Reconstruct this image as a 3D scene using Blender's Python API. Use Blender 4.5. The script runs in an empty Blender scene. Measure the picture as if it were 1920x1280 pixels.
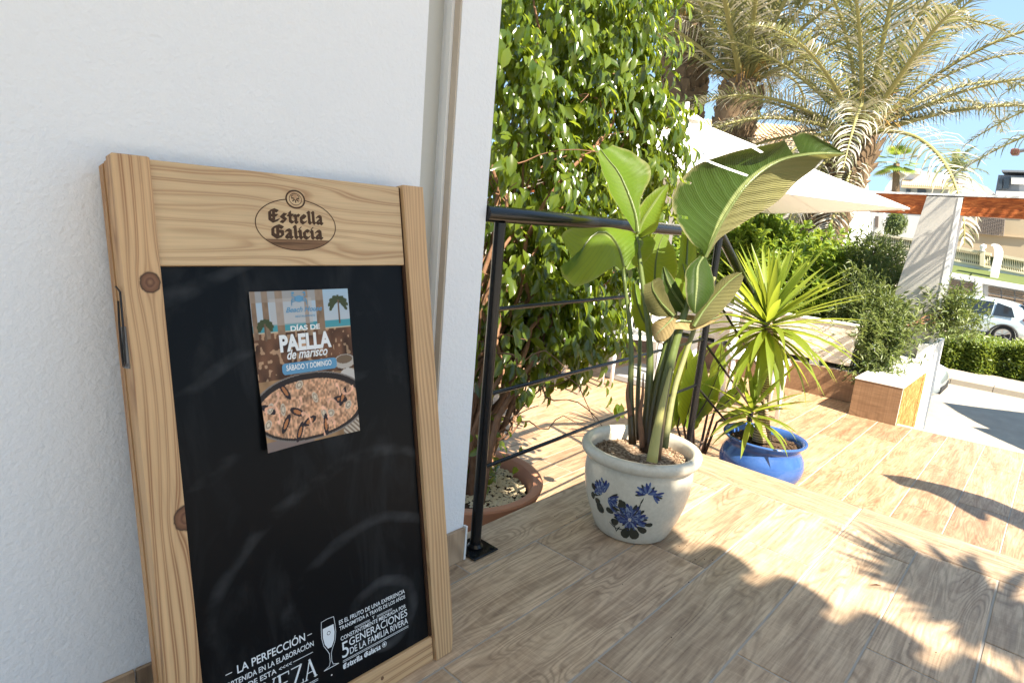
import bpy, math, random
import numpy as np
from mathutils import Vector, Matrix
S = bpy.context.scene
COL = S.collection
rng = np.random.default_rng(7)
random.seed(7)

# ------------------------------------------------------------------ camera, world, sun, exposure
F_PX, YAW, PITCH, ROLL = 1154.5, .8479, -.2027, .0852
cy, sy, cp, sp = math.cos(YAW), math.sin(YAW), math.cos(PITCH), math.sin(PITCH)
FW = np.array([sy*cp, cy*cp, sp]); _r = np.array([cy, -sy, 0.]); _u = np.cross(_r, FW)
c_, s_ = math.cos(ROLL), math.sin(ROLL)
RT = c_*_r+s_*_u; UP = -s_*_r+c_*_u
CAM = np.array([0., 0., 1.])
cd = bpy.data.cameras.new('camera'); cam = bpy.data.objects.new('camera', cd); COL.objects.link(cam)
cd.sensor_width = 36; cd.lens = 36*F_PX/1920; cd.clip_end = 2000; cd.clip_start = .02
mw = Matrix.Identity(4)
for i in range(3):
    mw[i][0], mw[i][1], mw[i][2], mw[i][3] = RT[i], UP[i], -FW[i], CAM[i]
cam.matrix_world = mw
S.camera = cam

LD = np.array([.26, .966, 0])*math.cos(math.radians(49)); LD[2] = -math.sin(math.radians(49))   # direction the sunlight travels
w = bpy.data.worlds.new('World'); S.world = w; w.use_nodes = True
nt = w.node_tree; nt.nodes.clear()
sky = nt.nodes.new('ShaderNodeTexSky'); sky.sky_type = 'NISHITA'; sky.sun_disc = False
sky.sun_elevation = math.radians(49); sky.sun_rotation = math.atan2(-LD[0], -LD[1])
sky.air_density = 1.0; sky.dust_density = .1; sky.ozone_density = 3.0
bg = nt.nodes.new('ShaderNodeBackground'); bg.inputs[1].default_value = .085
wo = nt.nodes.new('ShaderNodeOutputWorld')
bg.inputs[1].default_value = 1.0
def _vm(op, a, b_):
    n = nt.nodes.new('ShaderNodeVectorMath'); n.operation = op
    for i, v in enumerate((a, b_)):
        if isinstance(v, bpy.types.NodeSocket): nt.links.new(v, n.inputs[i])
        else: n.inputs[i].default_value = v
    return n.outputs[0]
_c = _vm('MULTIPLY', sky.outputs[0], (.235, .22, .205))                 # the clear sky, its bright horizon held below the clipping point
_c = _vm('DIVIDE', _c, _vm('ADD', _vm('DIVIDE', _c, (.165, .26, .37)), (1, 1, 1)))
nt.links.new(_c, bg.inputs[0]); nt.links.new(bg.outputs[0], wo.inputs[0])
sd = bpy.data.lights.new('sun', 'SUN'); sd.energy = 4.0; sd.angle = math.radians(.53); sd.color = (1, .90, .74)
sun = bpy.data.objects.new('sun', sd); COL.objects.link(sun)
sun.rotation_euler = Vector(LD).to_track_quat('-Z', 'Y').to_euler(); sun.location = (0, -20, 30)
vs = S.view_settings; vs.view_transform = 'Standard'; vs.look = 'None'; vs.gamma = 1; vs.use_curve_mapping = False
vs.exposure = 2.2
S.cycles.max_bounces = 10; S.cycles.diffuse_bounces = 5; S.cycles.transparent_max_bounces = 12
try: S.cycles.use_denoising = True
except Exception: pass

# ------------------------------------------------------------------ geometry helpers
def ray(x, y): return RT*(x-960)/F_PX - UP*(y-640)/F_PX + FW
def at(x, y, d): return CAM+d*ray(x, y)                      # point at a given depth
def pl(x, y, ax, v):                                          # point on an axis-aligned plane
    d = ray(x, y); return CAM+d*((v-CAM[ax])/d[ax])

def tag(o, label=None, cat=None, group=None, kind=None):
    if label: o['label'] = label
    if cat: o['category'] = cat
    if group: o['group'] = group
    if kind: o['kind'] = kind
    return o
def empty(name, loc, label, cat, group=None):
    o = bpy.data.objects.new(name, None); COL.objects.link(o); o.location = loc
    o.empty_display_size = .1
    return tag(o, label, cat, group)

class MB:
    def __init__(s): s.v = []; s.f = []; s.uv = []; s.m = []
    def add(s, vs, fs, mi=0):
        n = len(s.v); s.v += [tuple(map(float, p)) for p in vs]; s.f += [tuple(i+n for i in f) for f in fs]; s.m += [mi]*len(fs)
    def box(s, a, b, mi=0, T=None, bev=0):
        (x0, y0, z0), (x1, y1, z1) = a, b
        if bev:
            e = bev
            P = []
            for z, k in ((z0, e), (z0+e, 0), (z1-e, 0), (z1, e)):
                P += [(x0+e if k else x0, y0+e if k else y0, z), (x1-e if k else x1, y0+e if k else y0, z), (x1-e if k else x1, y1-e if k else y1, z), (x0+e if k else x0, y1-e if k else y1, z)]
            fs = [(3, 2, 1, 0), (12, 13, 14, 15)]
            for l in range(3):
                for i in range(4):
                    j = (i+1) % 4; fs.append((l*4+i, l*4+j, l*4+4+j, l*4+4+i))
        else:
            P = [(x0, y0, z0), (x1, y0, z0), (x1, y1, z0), (x0, y1, z0), (x0, y0, z1), (x1, y0, z1), (x1, y1, z1), (x0, y1, z1)]
            fs = [(3, 2, 1, 0), (4, 5, 6, 7), (0, 1, 5, 4), (1, 2, 6, 5), (2, 3, 7, 6), (3, 0, 4, 7)]
        if T is not None: P = [T @ Vector(p) for p in P]
        s.add(P, fs, mi); return s
    def prism(s, poly, off, mi=0):      # polygon (3D pts) extruded by the vector off
        n = len(poly); P = [np.array(p, float) for p in poly]; Q = [p+np.array(off, float) for p in P]
        s.add(P+Q, [tuple(range(n))[::-1], tuple(range(n, 2*n))]+[(i, (i+1) % n, n+(i+1) % n, n+i) for i in range(n)], mi); return s
    def tube(s, pts, rad, n=10, mi=0, cap=True):
        pts = [np.array(p, float) for p in pts]
        if np.isscalar(rad): rad = [rad]*len(pts)
        P = []; fs = []
        t0 = pts[1]-pts[0]; a = np.cross(t0, (0, 0, 1.)); a = np.cross(t0, (1., 0, 0)) if np.linalg.norm(a) < 1e-6*1+1e-3*np.linalg.norm(t0) else a
        a /= np.linalg.norm(a)
        for i, p in enumerate(pts):
            t = pts[min(i+1, len(pts)-1)]-pts[max(i-1, 0)]; t = t/np.linalg.norm(t)
            a = a-t*(a@t); a /= np.linalg.norm(a); b = np.cross(t, a)
            for k in range(n):
                g = 2*math.pi*k/n; P.append(p+rad[i]*(math.cos(g)*a+math.sin(g)*b))
        for i in range(len(pts)-1):
            for k in range(n):
                j = (k+1) % n; fs.append((i*n+k, i*n+j, (i+1)*n+j, (i+1)*n+k))
        if cap: fs.append(tuple(range(n))[::-1]); fs.append(tuple(range((len(pts)-1)*n, len(pts)*n)))
        s.add(P, fs, mi); return s
    def lathe(s, prof, n=64, mi=0, c=(0, 0, 0)):
        P = []; fs = []
        for r, z in prof:
            for k in range(n):
                g = 2*math.pi*k/n; P.append((c[0]+r*math.cos(g), c[1]+r*math.sin(g), c[2]+z))
        for i in range(len(prof)-1):
            for k in range(n):
                j = (k+1) % n; fs.append((i*n+k, i*n+j, (i+1)*n+j, (i+1)*n+k))
        s.add(P, fs, mi); return s
    def mesh(s, name, mats, smooth=False):
        me = bpy.data.meshes.new(name); me.from_pydata(s.v, [], s.f)
        for m in (mats if isinstance(mats, (list, tuple)) else [mats]): me.materials.append(m)
        if any(s.m): me.polygons.foreach_set('material_index', s.m)
        if smooth:
            me.polygons.foreach_set('use_smooth', [True]*len(s.f))
            if smooth != True: me.set_sharp_from_angle(angle=smooth)
        me.update(); return me
    def build(s, name, mats, parent=None, smooth=False, loc=None):
        o = bpy.data.objects.new(name, s.mesh(name, mats, smooth)); COL.objects.link(o)
        if parent: o.parent = parent
        if loc is not None: o.location = loc
        return o
def link(name, me, parent=None, loc=(0, 0, 0), rot=(0, 0, 0), scale=(1, 1, 1)):
    o = bpy.data.objects.new(name, me); COL.objects.link(o); o.location = loc; o.rotation_euler = rot; o.scale = scale
    if parent: o.parent = parent
    return o
def rel(parent, obj):     # keep world place of obj's mesh coordinates under a moved parent
    obj.parent = parent; obj.matrix_parent_inverse = Matrix.Translation(parent.location).inverted(); return obj
SM = math.radians(35)

# ------------------------------------------------------------------ material helpers
class Mat:
    def __init__(s, name, rough=.6, spec=.5, col=(.5, .5, .5), metal=0):
        s.m = bpy.data.materials.new(name); s.m.use_nodes = True; s.t = s.m.node_tree; s.n = s.t.nodes
        s.b = s.n['Principled BSDF']; s.out = s.n['Material Output']
        s.b.inputs['Roughness'].default_value = rough; s.b.inputs['Specular IOR Level'].default_value = spec
        s.b.inputs['Base Color'].default_value = (*col, 1); s.b.inputs['Metallic'].default_value = metal
    def N(s, t, ins=None, **kw):
        n = s.n.new('ShaderNode'+t)
        for k, v in kw.items(): setattr(n, k, v)
        for k, v in (ins or {}).items():
            if isinstance(v, bpy.types.NodeSocket): s.t.links.new(v, n.inputs[k])
            else: n.inputs[k].default_value = v
        return n
    def L(s, a, b): s.t.links.new(a, b)
    def coord(s, kind='Object'): return s.N('TexCoord').outputs[kind]
    def mapv(s, v, scale=(1, 1, 1), loc=(0, 0, 0), rot=(0, 0, 0)):
        return s.N('Mapping', {'Vector': v, 'Scale': scale, 'Location': loc, 'Rotation': rot}).outputs[0]
    def noise(s, v, sc, det=4, rough=.5, dist=0):
        return s.N('TexNoise', {'Vector': v, 'Scale': sc, 'Detail': det, 'Roughness': rough, 'Distortion': dist}).outputs[0]
    def ramp(s, f, stops, interp='LINEAR'):
        n = s.N('ValToRGB', {'Fac': f}); cr = n.color_ramp; cr.interpolation = interp
        while len(cr.elements) < len(stops): cr.elements.new(.5)
        for e, (p, c) in zip(cr.elements, stops):
            e.position = p; e.color = (*c, 1) if len(c) == 3 else c
        return n.outputs[0]
    def mix(s, f, a, b, mode='MIX'):
        n = s.n.new('ShaderNodeMix'); n.data_type = 'RGBA'; n.blend_type = mode
        for k, v in ((0, f), (6, a), (7, b)):
            if isinstance(v, bpy.types.NodeSocket): s.t.links.new(v, n.inputs[k])
            else: n.inputs[k].default_value = v if k == 0 else (*v, 1)
        return n.outputs[2]
    def math(s, op, a, b=0, c=0):
        n = s.N('Math', operation=op)
        for i, v in enumerate((a, b, c)):
            if isinstance(v, bpy.types.NodeSocket): s.t.links.new(v, n.inputs[i])
            else: n.inputs[i].default_value = v
        return n.outputs[0]
    def color(s, c): s.L(c, s.b.inputs['Base Color']); return s
    def roughn(s, c): s.L(c, s.b.inputs['Roughness']); return s
    def bump(s, h, strength=.3, dist=.01, normal=None):
        ins = {'Height': h, 'Strength': strength, 'Distance': dist}
        if normal is not None: ins['Normal'] = normal
        n = s.N('Bump', ins); s.L(n.outputs[0], s.b.inputs['Normal']); return n.outputs[0]
    def translucent(s, col, fac):
        tr = s.N('BsdfTranslucent'); 
        if isinstance(col, bpy.types.NodeSocket): s.L(col, tr.inputs[0])
        else: tr.inputs[0].default_value = (*col, 1)
        mx = s.N('MixShader', {'Fac': fac}); s.L(s.b.outputs[0], mx.inputs[1]); s.L(tr.outputs[0], mx.inputs[2]); s.L(mx.outputs[0], s.out.inputs[0])
        return s

def g3(v): return (v, v, v)
# stucco
def stucco(name, col, sc=90, st=.35, dirt=True):
    M = Mat(name, .85, .3); c = M.coord()
    n1 = M.noise(c, sc, 3, .6); n2 = M.noise(c, sc*.22, 2, .5); big = M.noise(c, 1.3, 3, .5)
    h = M.math('ADD', n1, M.math('MULTIPLY', n2, .45))
    M.bump(h, st, .004)
    base = M.mix(M.math('MULTIPLY', big, .35), col, tuple(k*.86 for k in col))
    if dirt:
        sp_ = M.ramp(M.noise(c, 38, 5, .75), [(.0, g3(0)), (.70, g3(0)), (.76, g3(1))])
        low = M.ramp(M.N('SeparateXYZ', {0: c}).outputs[2], [(0, g3(.8)), (.35, g3(.25)), (1, g3(.06))])
        base = M.mix(M.math('MULTIPLY', sp_, low), base, (.33, .27, .2))
    M.color(base); return M.m
m_wall = stucco('white_stucco', (.86, .865, .87), 110, .6)
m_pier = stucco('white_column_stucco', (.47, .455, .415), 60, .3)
m_white = stucco('white_render', (.80, .79, .76), 20, .2, False)

def tile_mat(name, c0, c1, c2, axis_scale=(2.3, 15, 1)):
    M = Mat(name, .42, .45); c = M.coord(); oi = M.N('ObjectInfo'); rnd = oi.outputs['Random']
    off = M.N('CombineXYZ', {0: M.math('MULTIPLY', rnd, 37.), 1: M.math('MULTIPLY', rnd, 91.), 2: M.math('MULTIPLY', rnd, 13.)}).outputs[0]
    v = M.N('VectorMath', {0: M.mapv(c, axis_scale), 1: off}, operation='ADD').outputs[0]
    warp = M.N('TexNoise', {'Vector': v, 'Scale': .9, 'Detail': 2.0, 'Roughness': .5})
    f1 = M.N('TexNoise', {'Vector': v, 'Scale': .55, 'Detail': 1.5, 'Roughness': .45, 'Distortion': .6}).outputs[0]
    rings = M.math('SINE', M.math('MULTIPLY', f1, 150.))           # contour lines = cathedral grain
    rings = M.ramp(M.math('ADD', M.math('MULTIPLY', rings, .5), .5), [(0, g3(0)), (.55, g3(.15)), (1, g3(1))])
    v2 = M.N('VectorMath', {0: M.mapv(c, (7, 110, 1)), 1: off}, operation='ADD').outputs[0]
    fine = M.noise(v2, 1.0, 5, .65, .4)
    patch = M.noise(v, 1.7, 4, .6, .5)
    v3 = M.N('VectorMath', {0: M.mapv(c, (60, 6, 1)), 1: off}, operation='ADD').outputs[0]
    saw = M.noise(v3, 3.0, 2, .6)
    col = M.mix(M.ramp(patch, [(.3, g3(0)), (.68, g3(1))]), c0, c1)
    col = M.mix(M.math('MULTIPLY', M.math('MULTIPLY', rings, M.ramp(M.noise(v, .8, 2, .5), [(.38, g3(.25)), (.62, g3(1))])), .55), col, c2)
    col = M.mix(M.math('MULTIPLY', M.ramp(fine, [(.42, g3(0)), (.72, g3(1))]), .6), col, c2)
    col = M.mix(M.math('MULTIPLY', M.ramp(saw, [(.5, g3(0)), (.8, g3(1))]), .22), col, tuple(min(1, k*1.25) for k in c0))
    tone = M.math('ADD', M.math('MULTIPLY', rnd, .38), .78)
    col = M.mix(1.0, col, M.N('CombineColor', {0: tone, 1: tone, 2: tone}).outputs[0], 'MULTIPLY')
    M.color(col); M.roughn(M.ramp(fine, [(.3, g3(.36)), (.8, g3(.55))]))
    M.bump(M.math('ADD', M.math('MULTIPLY', fine, .7), M.math('MULTIPLY', rings, -.25)), .18, .002)
    return M.m
m_tile = tile_mat('wood_look_floor_tile', (.62, .46, .305), (.38, .26, .165), (.14, .083, .048))
m_tile_low = tile_mat('wood_look_lower_tile', (.50, .36, .225), (.29, .165, .09), (.14, .07, .035))
m_wtile = tile_mat('brown_wood_look_wall_tile', (.30, .18, .10), (.23, .13, .07), (.13, .07, .035), (2.0, 2.0, 14))
m_grout = Mat('grey_grout', .9, .2, (.40, .37, .33)).m

def pine(name, along, knots=(), c0=(.69, .44, .225), c1=(.24, .085, .025), k=72, wob=.95, off=0):
    """pine: grain lines run along one axis, bent around knots (u, w in metres in the board's plane)"""
    M = Mat(name, .5, .35); c = M.coord(); sx = M.N('SeparateXYZ', {0: c}); X, Y, Z = sx.outputs
    a, b = (X, Z) if along == 'z' else (Z, X)          # a across the grain, b along it
    nz = M.noise(M.mapv(c, (9, 9, 1.3) if along == 'z' else (1.3, 9, 9), (off, off, off)), 1.0, 2, .5)
    g = M.math('ADD', a, M.math('MULTIPLY', M.math('SUBTRACT', nz, .5), .05*wob))
    dark = None
    for (kx, kz, kr) in knots:
        dx = M.math('SUBTRACT', X, kx); dz = M.math('SUBTRACT', Z, kz)
        sa, sb = (1, .45) if along == 'z' else (.45, 1)
        d2 = M.math('ADD', M.math('POWER', M.math('MULTIPLY', dx, sa), 2), M.math('POWER', M.math('MULTIPLY', dz, sb), 2))
        e = M.math('DIVIDE', kr*kr*1.6, M.math('ADD', d2, kr*kr*.5))
        da = dx if along == 'z' else dz
        g = M.math('SUBTRACT', g, M.math('MULTIPLY', M.math('MULTIPLY', da, e), .42))
        d = M.math('SQRT', M.math('ADD', M.math('POWER', dx, 2), M.math('POWER', M.math('MULTIPLY', dz, .9), 2)))
        dn = M.math('DIVIDE', M.math('ADD', d, M.math('MULTIPLY', M.math('SUBTRACT', M.noise(c, 120, 2), .5), kr*.25)), kr)
        kk = M.ramp(dn, [(0, (.30, .15, .07)), (.35, (.12, .05, .025)), (.5, (.22, .10, .05)), (.72, (.16, .07, .03)), (.86, (.045, .02, .01)), (1, (.30, .16, .07))])
        mk = M.ramp(dn, [(.85, g3(1)), (1, g3(0))])
        dark = (dark or []) + [(mk, kk)]
    s1 = M.math('SINE', M.math('MULTIPLY', g, k*6.283))
    lines = M.ramp(M.math('ADD', M.math('MULTIPLY', s1, .5), .5), [(0, g3(0)), (.5, g3(.12)), (.93, g3(1)), (1, g3(.25))])
    mod = M.noise(M.mapv(c, (26, 26, 1.5) if along == 'z' else (1.5, 26, 26), (off+3, 0, 0)), 1, 3, .55)
    amt = M.math('MULTIPLY', lines, M.ramp(mod, [(.28, g3(.2)), (.60, g3(1))]))
    fib = M.noise(M.mapv(c, (260, 260, 7) if along == 'z' else (7, 260, 260)), 1, 4, .6)
    col = M.mix(M.ramp(M.noise(c, 5, 2), [(.3, g3(0)), (.7, g3(1))]), c0, tuple(q*.88 for q in c0))
    col = M.mix(M.math('MULTIPLY', amt, .88), col, c1)
    col = M.mix(M.math('MULTIPLY', M.ramp(fib, [(.38, g3(0)), (.75, g3(1))]), .42), col, tuple(q*.55 for q in c0))
    for mk, kk in (dark or []): col = M.mix(mk, col, kk)
    M.color(col); M.bump(M.math('ADD', M.math('MULTIPLY', fib, .5), M.math('MULTIPLY', amt, -.5)), .25, .0015)
    return M.m

m_black = Mat('black_gloss_paint', .22, .6, (.006, .006, .007)).m
_M = Mat('chalkboard_black', .4, .13); _c = _M.coord()
_r1 = _M.N('TexWave', {'Vector': _M.mapv(_c, (1, 1, 1), (-.72, 0, -.15)), 'Scale': 2.2, 'Distortion': 2.5, 'Detail': 3., 'Detail Scale': 1.2}, wave_type='RINGS', rings_direction='Y').outputs[1]
_s1 = _M.math('MULTIPLY', _M.ramp(_r1, [(.90, g3(0)), (1, g3(1))]), _M.ramp(_M.noise(_M.mapv(_c, (3, 1, 5)), 1.5, 4, .6), [(.45, g3(0)), (.7, g3(1))]))
_s2 = _M.ramp(_M.noise(_M.mapv(_c, (6, 1, 2), (0, 0, 0), (0, .5, 0)), 1.6, 5, .62, 1.2), [(.5, g3(0)), (.85, g3(1))])
_M.color(_M.mix(_M.math('ADD', _M.math('MULTIPLY', _s1, .10), _M.math('MULTIPLY', _s2, .05)), (.0035, .004, .005), (.42, .43, .43)))
_M.roughn(_M.math('ADD', _M.math('MULTIPLY', _s2, .2), .30)); m_chalk = _M.m
m_print_white = Mat('white_print', .6, .3, (.78, .80, .80)).m
m_burn = Mat('burnt_brand_mark', .7, .2, (.075, .040, .022)).m
_M = Mat('burnt_band', .7, .2); _M.color(_M.mix(_M.ramp(_M.noise(_M.mapv(_M.coord(), (8, 8, 160)), 1, 4, .6), [(.35, g3(0)), (.65, g3(1))]), (.10, .055, .03), (.27, .15, .08))); m_burnband = _M.m
m_blueprint = Mat('blue_print', .5, .3, (.12, .30, .46)).m
m_whiteink = Mat('white_ink', .5, .3, (.82, .82, .80)).m
m_darkgap = Mat('dark_gap_shade', .7, .2, (.06, .028, .014)).m
m_wire = Mat('dark_wire', .4, .5, (.03, .028, .028), .6).m
m_steel = Mat('dull_grey_steel', .4, .5, (.25, .25, .25), .8).m
m_plainwhite = Mat('white_plastic', .4, .5, (.80, .80, .78)).m
m_paint_tan = stucco('tan_painted_edge', (.55, .47, .38), 60, .4)
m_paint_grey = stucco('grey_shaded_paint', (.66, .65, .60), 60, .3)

# ================================================================== SETTING
# ---- ground, road
_M = Mat('sandy_ground', .95, .2); _c = _M.coord()
_M.color(_M.mix(_M.noise(_c, .8, 4), (.34, .30, .24), (.25, .23, .18))); m_ground = _M.m
_M = Mat('worn_asphalt', .9, .25); _c = _M.coord()
_M.color(_M.mix(_M.ramp(_M.noise(_c, 3, 5, .6), [(.3, g3(0)), (.7, g3(1))]), (.37, .33, .275), (.29, .26, .22)))
_M.bump(_M.noise(_c, 60, 3), .3, .01); m_road = _M.m
b = MB(); b.add([(-60, -300, -2.06), (900, -300, -2.06), (900, 900, -2.06), (-60, 900, -2.06)], [(0, 1, 2, 3)]); tag(b.build('ground', m_ground), kind='structure')
b = MB(); b.add([(6.6, -60, -2.0), (17.3, -60, -2.0), (17.3, 60, -2.0), (6.6, 60, -2.0)], [(0, 1, 2, 3)]); tag(b.build('road', m_road), kind='structure')
b = MB(); b.add([(20.6, -60, -1.996), (28.6, -60, -1.996), (28.6, 60, -1.996), (20.6, 60, -1.996)], [(0, 1, 2, 3)]); tag(b.build('far_road', m_road), kind='structure')
_M = Mat('pale_kerb_concrete', .9, .25); _M.color(_M.mix(_M.noise(_M.coord(), 5, 4), (.40, .36, .29), (.31, .27, .22))); m_kerb = _M.m
kb = empty('pavement', (17.3, 0, -2), None, None); tag(kb, kind='structure')
for i in range(26):
    MB().box((17.3, -8+i*.8+.006, -2.05), (17.5, -8+(i+1)*.8-.006, -1.86), 0, None, .015).build('kerb_stone', m_kerb).parent = kb
    kb.children[-1].matrix_parent_inverse = Matrix.Translation(kb.location).inverted()
rel(kb, MB().box((17.5, -8, -2.05), (20.6, 30, -1.875)).build('paving', m_kerb))

# ---- upper terrace
TW, TL, GAP = .2205, .8650, .006
def tiles(root, x0, x1, y0, y1, yref, jref, step, z, mat, W=TW, Lt=TL, ok=None, th=.01, clip=None):
    cache = {}
    i0 = math.floor((y0-yref)/W)-1; i1 = math.ceil((y1-yref)/W)+1
    for i in range(i0, i1):
        ya, yb = max(y0, yref+i*W), min(y1, yref+(i+1)*W)
        if yb-ya < .02: continue
        j = jref-step*i
        k0 = math.floor((x0-j)/Lt)-1
        for k in range(k0, k0+int((x1-x0)/Lt)+4):
            xa, xb = max(x0, j+k*Lt), min(x1 if clip is None else clip((ya+yb)/2), j+(k+1)*Lt)
            if xb-xa < .03 or (ok and not ok(xa, xb, ya, yb)): continue
            key = (round(xb-xa, 3), round(yb-ya, 3))
            if key not in cache:
                lx, ly = key[0]/2-GAP/2, key[1]/2-GAP/2
                cache[key] = MB().box((-lx, -ly, -th), (lx, ly, 0), 0, None, .0012).mesh('floor_tile', mat)
            link('floor_tile', cache[key], root, ((xa+xb)/2, (ya+yb)/2, z+random.uniform(-.0006, .0006)))
ut = bpy.data.objects.new('terrace_floor', None); COL.objects.link(ut); tag(ut, kind='structure')
b = MB(); b.box((-3, -5, -.5), (2.61, 1.255, -.0025)); b.build('grout_bed', m_grout, ut)
def okU(xa, xb, ya, yb): return not (xb < 1.17 and ya > 1.159)
tiles(ut, -1.4, 2.395, -2.0, 1.262, .423, 1.121, .282, 0, m_tile, ok=okU)
# nosing tiles along the step edge: long side runs along y
cache = {}
for k in range(-3, 2):
    ya, yb = .425+k*TL, min(.425+(k+1)*TL, 1.262)
    ly = (yb-ya)/2-GAP/2
    me = MB().box((-ly, -.1125, -.02), (ly, .1125, 0), 0, None, .004).mesh('nosing_tile', m_tile)
    link('nosing_tile', me, ut, (2.5105, (ya+yb)/2, .0012), (0, 0, math.pi/2))
b = MB(); b.box((2.61, -5, -.34), (2.618, 1.258, -.021)); b.build('riser', m_tile_low, ut)
# middle step
st = bpy.data.objects.new('step', None); COL.objects.link(st); tag(st, kind='structure')
MB().box((2.619, -5, -.36), (2.90, 1.30, -.18)).build('grout_bed', m_grout, st)
for k in range(-3, 2):
    ya, yb = .3+k*TL, min(.3+(k+1)*TL, 1.30); ly = (yb-ya)/2-GAP/2
    me = MB().box((-ly, -.145, -.02), (ly, .145, 0), 0, None, .004).mesh('tread_tile', m_tile_low)
    link('tread_tile', me, st, (2.765, (ya+yb)/2, -.165), (0, 0, math.pi/2))
# ---- lower terrace
LZ = -.34
lt = bpy.data.objects.new('lower_terrace_floor', None); COL.objects.link(lt); tag(lt, kind='structure')
def edge(y): return 5.39+(1.35-y)*.11 if y < 1.0 else 5.95
b = MB(); P = [(1.25, 1.27), (1.25, 7.2), (6.1, 7.2), (6.1, 1.0), (5.425, 1.0), (5.97, -4), (2.62, -4), (2.62, 1.27)]
b.prism([(x, y, LZ-.0025) for x, y in P], (0, 0, -.25)); b.build('grout_bed', m_grout, lt)
def okL(xa, xb, ya, yb): return not (xb < 2.65 and ya < 1.2)
def low_tiles():
    tiles(lt, 1.9, 5.95, -1.5, 5.2, -.007, 3.2, .289, LZ, m_tile_low, W=.2247, ok=okL, clip=lambda y: edge(y)-.02)
low_tiles()
b = MB(); b.prism([(edge(-4)-.03, -4, LZ-.02), (edge(-4)+.015, -4, LZ-.02), (edge(.98)+.015, .98, LZ-.02), (edge(.98)-.03, .98, LZ-.02)], (0, 0, .024)); b.build('edge_trim', m_grout, lt)
MB().prism([(5.97, -4, -2.1), (5.44, .9, -2.1), (5.44, 1.0, -2.1), (6.1, 1.0, -2.1), (6.1, 7.2, -2.1), (5.0, 7.2, -2.1), (5.0, -4, -2.1)], (0, 0, 1.52)).build('retaining_face', m_white, lt)

# ---- porch wall, slot with shutter guide, end pier, skirting, tiled roof
pw = bpy.data.objects.new('porch_wall', None); COL.objects.link(pw); tag(pw, kind='structure')
xs = .944; xp = 1.043; xe = 1.170; HT = 3.5
MB().box((-3, 1.16, -.3), (xs, 1.36, HT), 0, None, .004).build('wall', m_wall, pw)
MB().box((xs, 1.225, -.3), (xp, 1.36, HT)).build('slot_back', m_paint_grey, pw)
MB().box((xp, 1.16, -.3), (xe, 1.36, HT), 0, None, .004).build('end_pier', m_wall, pw)
MB().box((xp-.0045, 1.162, .0), (xp-.0005, 1.181, HT)).build('tan_edge', m_paint_tan, pw)
MB().box((xp-.013, 1.182, .0), (xp-.0005, 1.198, HT), 0, None, .002).build('shutter_guide', m_plainwhite, pw)
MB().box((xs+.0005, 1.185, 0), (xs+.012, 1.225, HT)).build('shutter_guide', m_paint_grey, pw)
for a, c in ((-1.4, -.55), (-.546, .315), (.319, .940)):
    MB().box((a, 1.150, .001), (c, 1.1595, .103), 0, None, .001).build('skirting_tile', m_tile, pw)
MB().box((xp-.004, 1.148, .001), (xe-.002, 1.1595, .103), 0, None, .001).build('skirting_tile', m_tile, pw)
MB().box((xe-.001, 1.147, .001), (xe+.006, 1.1595, .108), 0, None, .001).build('skirting_trim', m_plainwhite, pw)
MB().box((xe+.0005, 1.160, .001), (xe+.010, 1.36, .103), 0, None, .001).build('skirting_tile', m_tile, pw)
# porch roof with barrel tiles: its wavy eave throws the scalloped shadow on the floor
ZR = 3.42
_k = (ZR)/-LD[2]; XE = 1.735-LD[0]*_k      # eave edge so that its shadow lands where the photo shows it
m_clay = Mat('clay_roof_tile', .8, .3, (.50, .27, .14)).m
pr = empty('porch_roof', (XE, 1.3, ZR), 'white porch ceiling with clay barrel tile eave above the chalkboard wall', 'roof')
b = MB(); b.box((-3, -4.5, ZR+.0), (XE-.10, 1.355, ZR+.09)); rel(pr, b.build('ceiling', m_white))
b = MB()
PER = .2245; ph = .30
for i in range(-21, 5):
    yc = ph+i*PER+.085
    n = 9; P = []; fs = []
    for e, (xx, zz) in enumerate(((XE-.7, ZR+.28), (XE+.055, ZR+.055))):
        for q in range(n):
            g = math.pi*q/(n-1); P.append((xx+(.05*math.sin(g) if e else 0), yc-math.cos(g)*.088, zz+math.sin(g)*.065))
        for q in range(n):
            g = math.pi*q/(n-1); P.append((xx+(.05*math.sin(g) if e else 0), yc-math.cos(g)*.074, zz-.004+math.sin(g)*.052))
    for q in range(n-1):
        fs += [(q, q+1, 2*n+q+1, 2*n+q), (n+q+1, n+q, 3*n+q, 3*n+q+1), (2*n+q, 2*n+q+1, 3*n+q+1, 3*n+q)]
    b.add(P, fs)
    b.box((-3, yc+.04, ZR+.095), (XE-.02, yc+.185, ZR+.11))
o = rel(pr, b.build('barrel_tiles', m_clay)); o['kind'] = 'stuff'

# ================================================================== CHALKBOARD A-SIGN
LEAN = .193
Tb = Matrix(((1, 0, 0, 0), (0, math.cos(LEAN), math.sin(LEAN), .887), (0, -math.sin(LEAN), math.cos(LEAN), 0), (0, 0, 0, 1)))   # board frame: x along, y into the board, z up the board
brd = empty('chalkboard_sign', (0, 0, 0), 'folded pine framed chalkboard sign leaning on the white porch wall', 'chalkboard')
brd.matrix_world = Tb
X0, X1, HB = .298, .892, 1.0605
m_pl = pine('pine_left_stile', 'z', [(.334, .866, .0165), (.3515, .485, .021), (.352, .165, .022)], off=1)
m_prr = pine('pine_right_stile', 'z', [(.80, .5, .004)], off=5, k=110)
m_pt = pine('pine_top_rail', 'x', [], off=9, k=46, wob=4.2, c0=(.70, .49, .27), c1=(.38, .20, .09))
m_pbk = pine('pine_back_frame', 'z', [], off=12, c0=(.55, .32, .15))
def bpart(name, a, c, mat, bev=.002, parent=brd):
    o = MB().box(a, c, 0, None, bev).build(name, mat); o.parent = parent; return o
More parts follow.
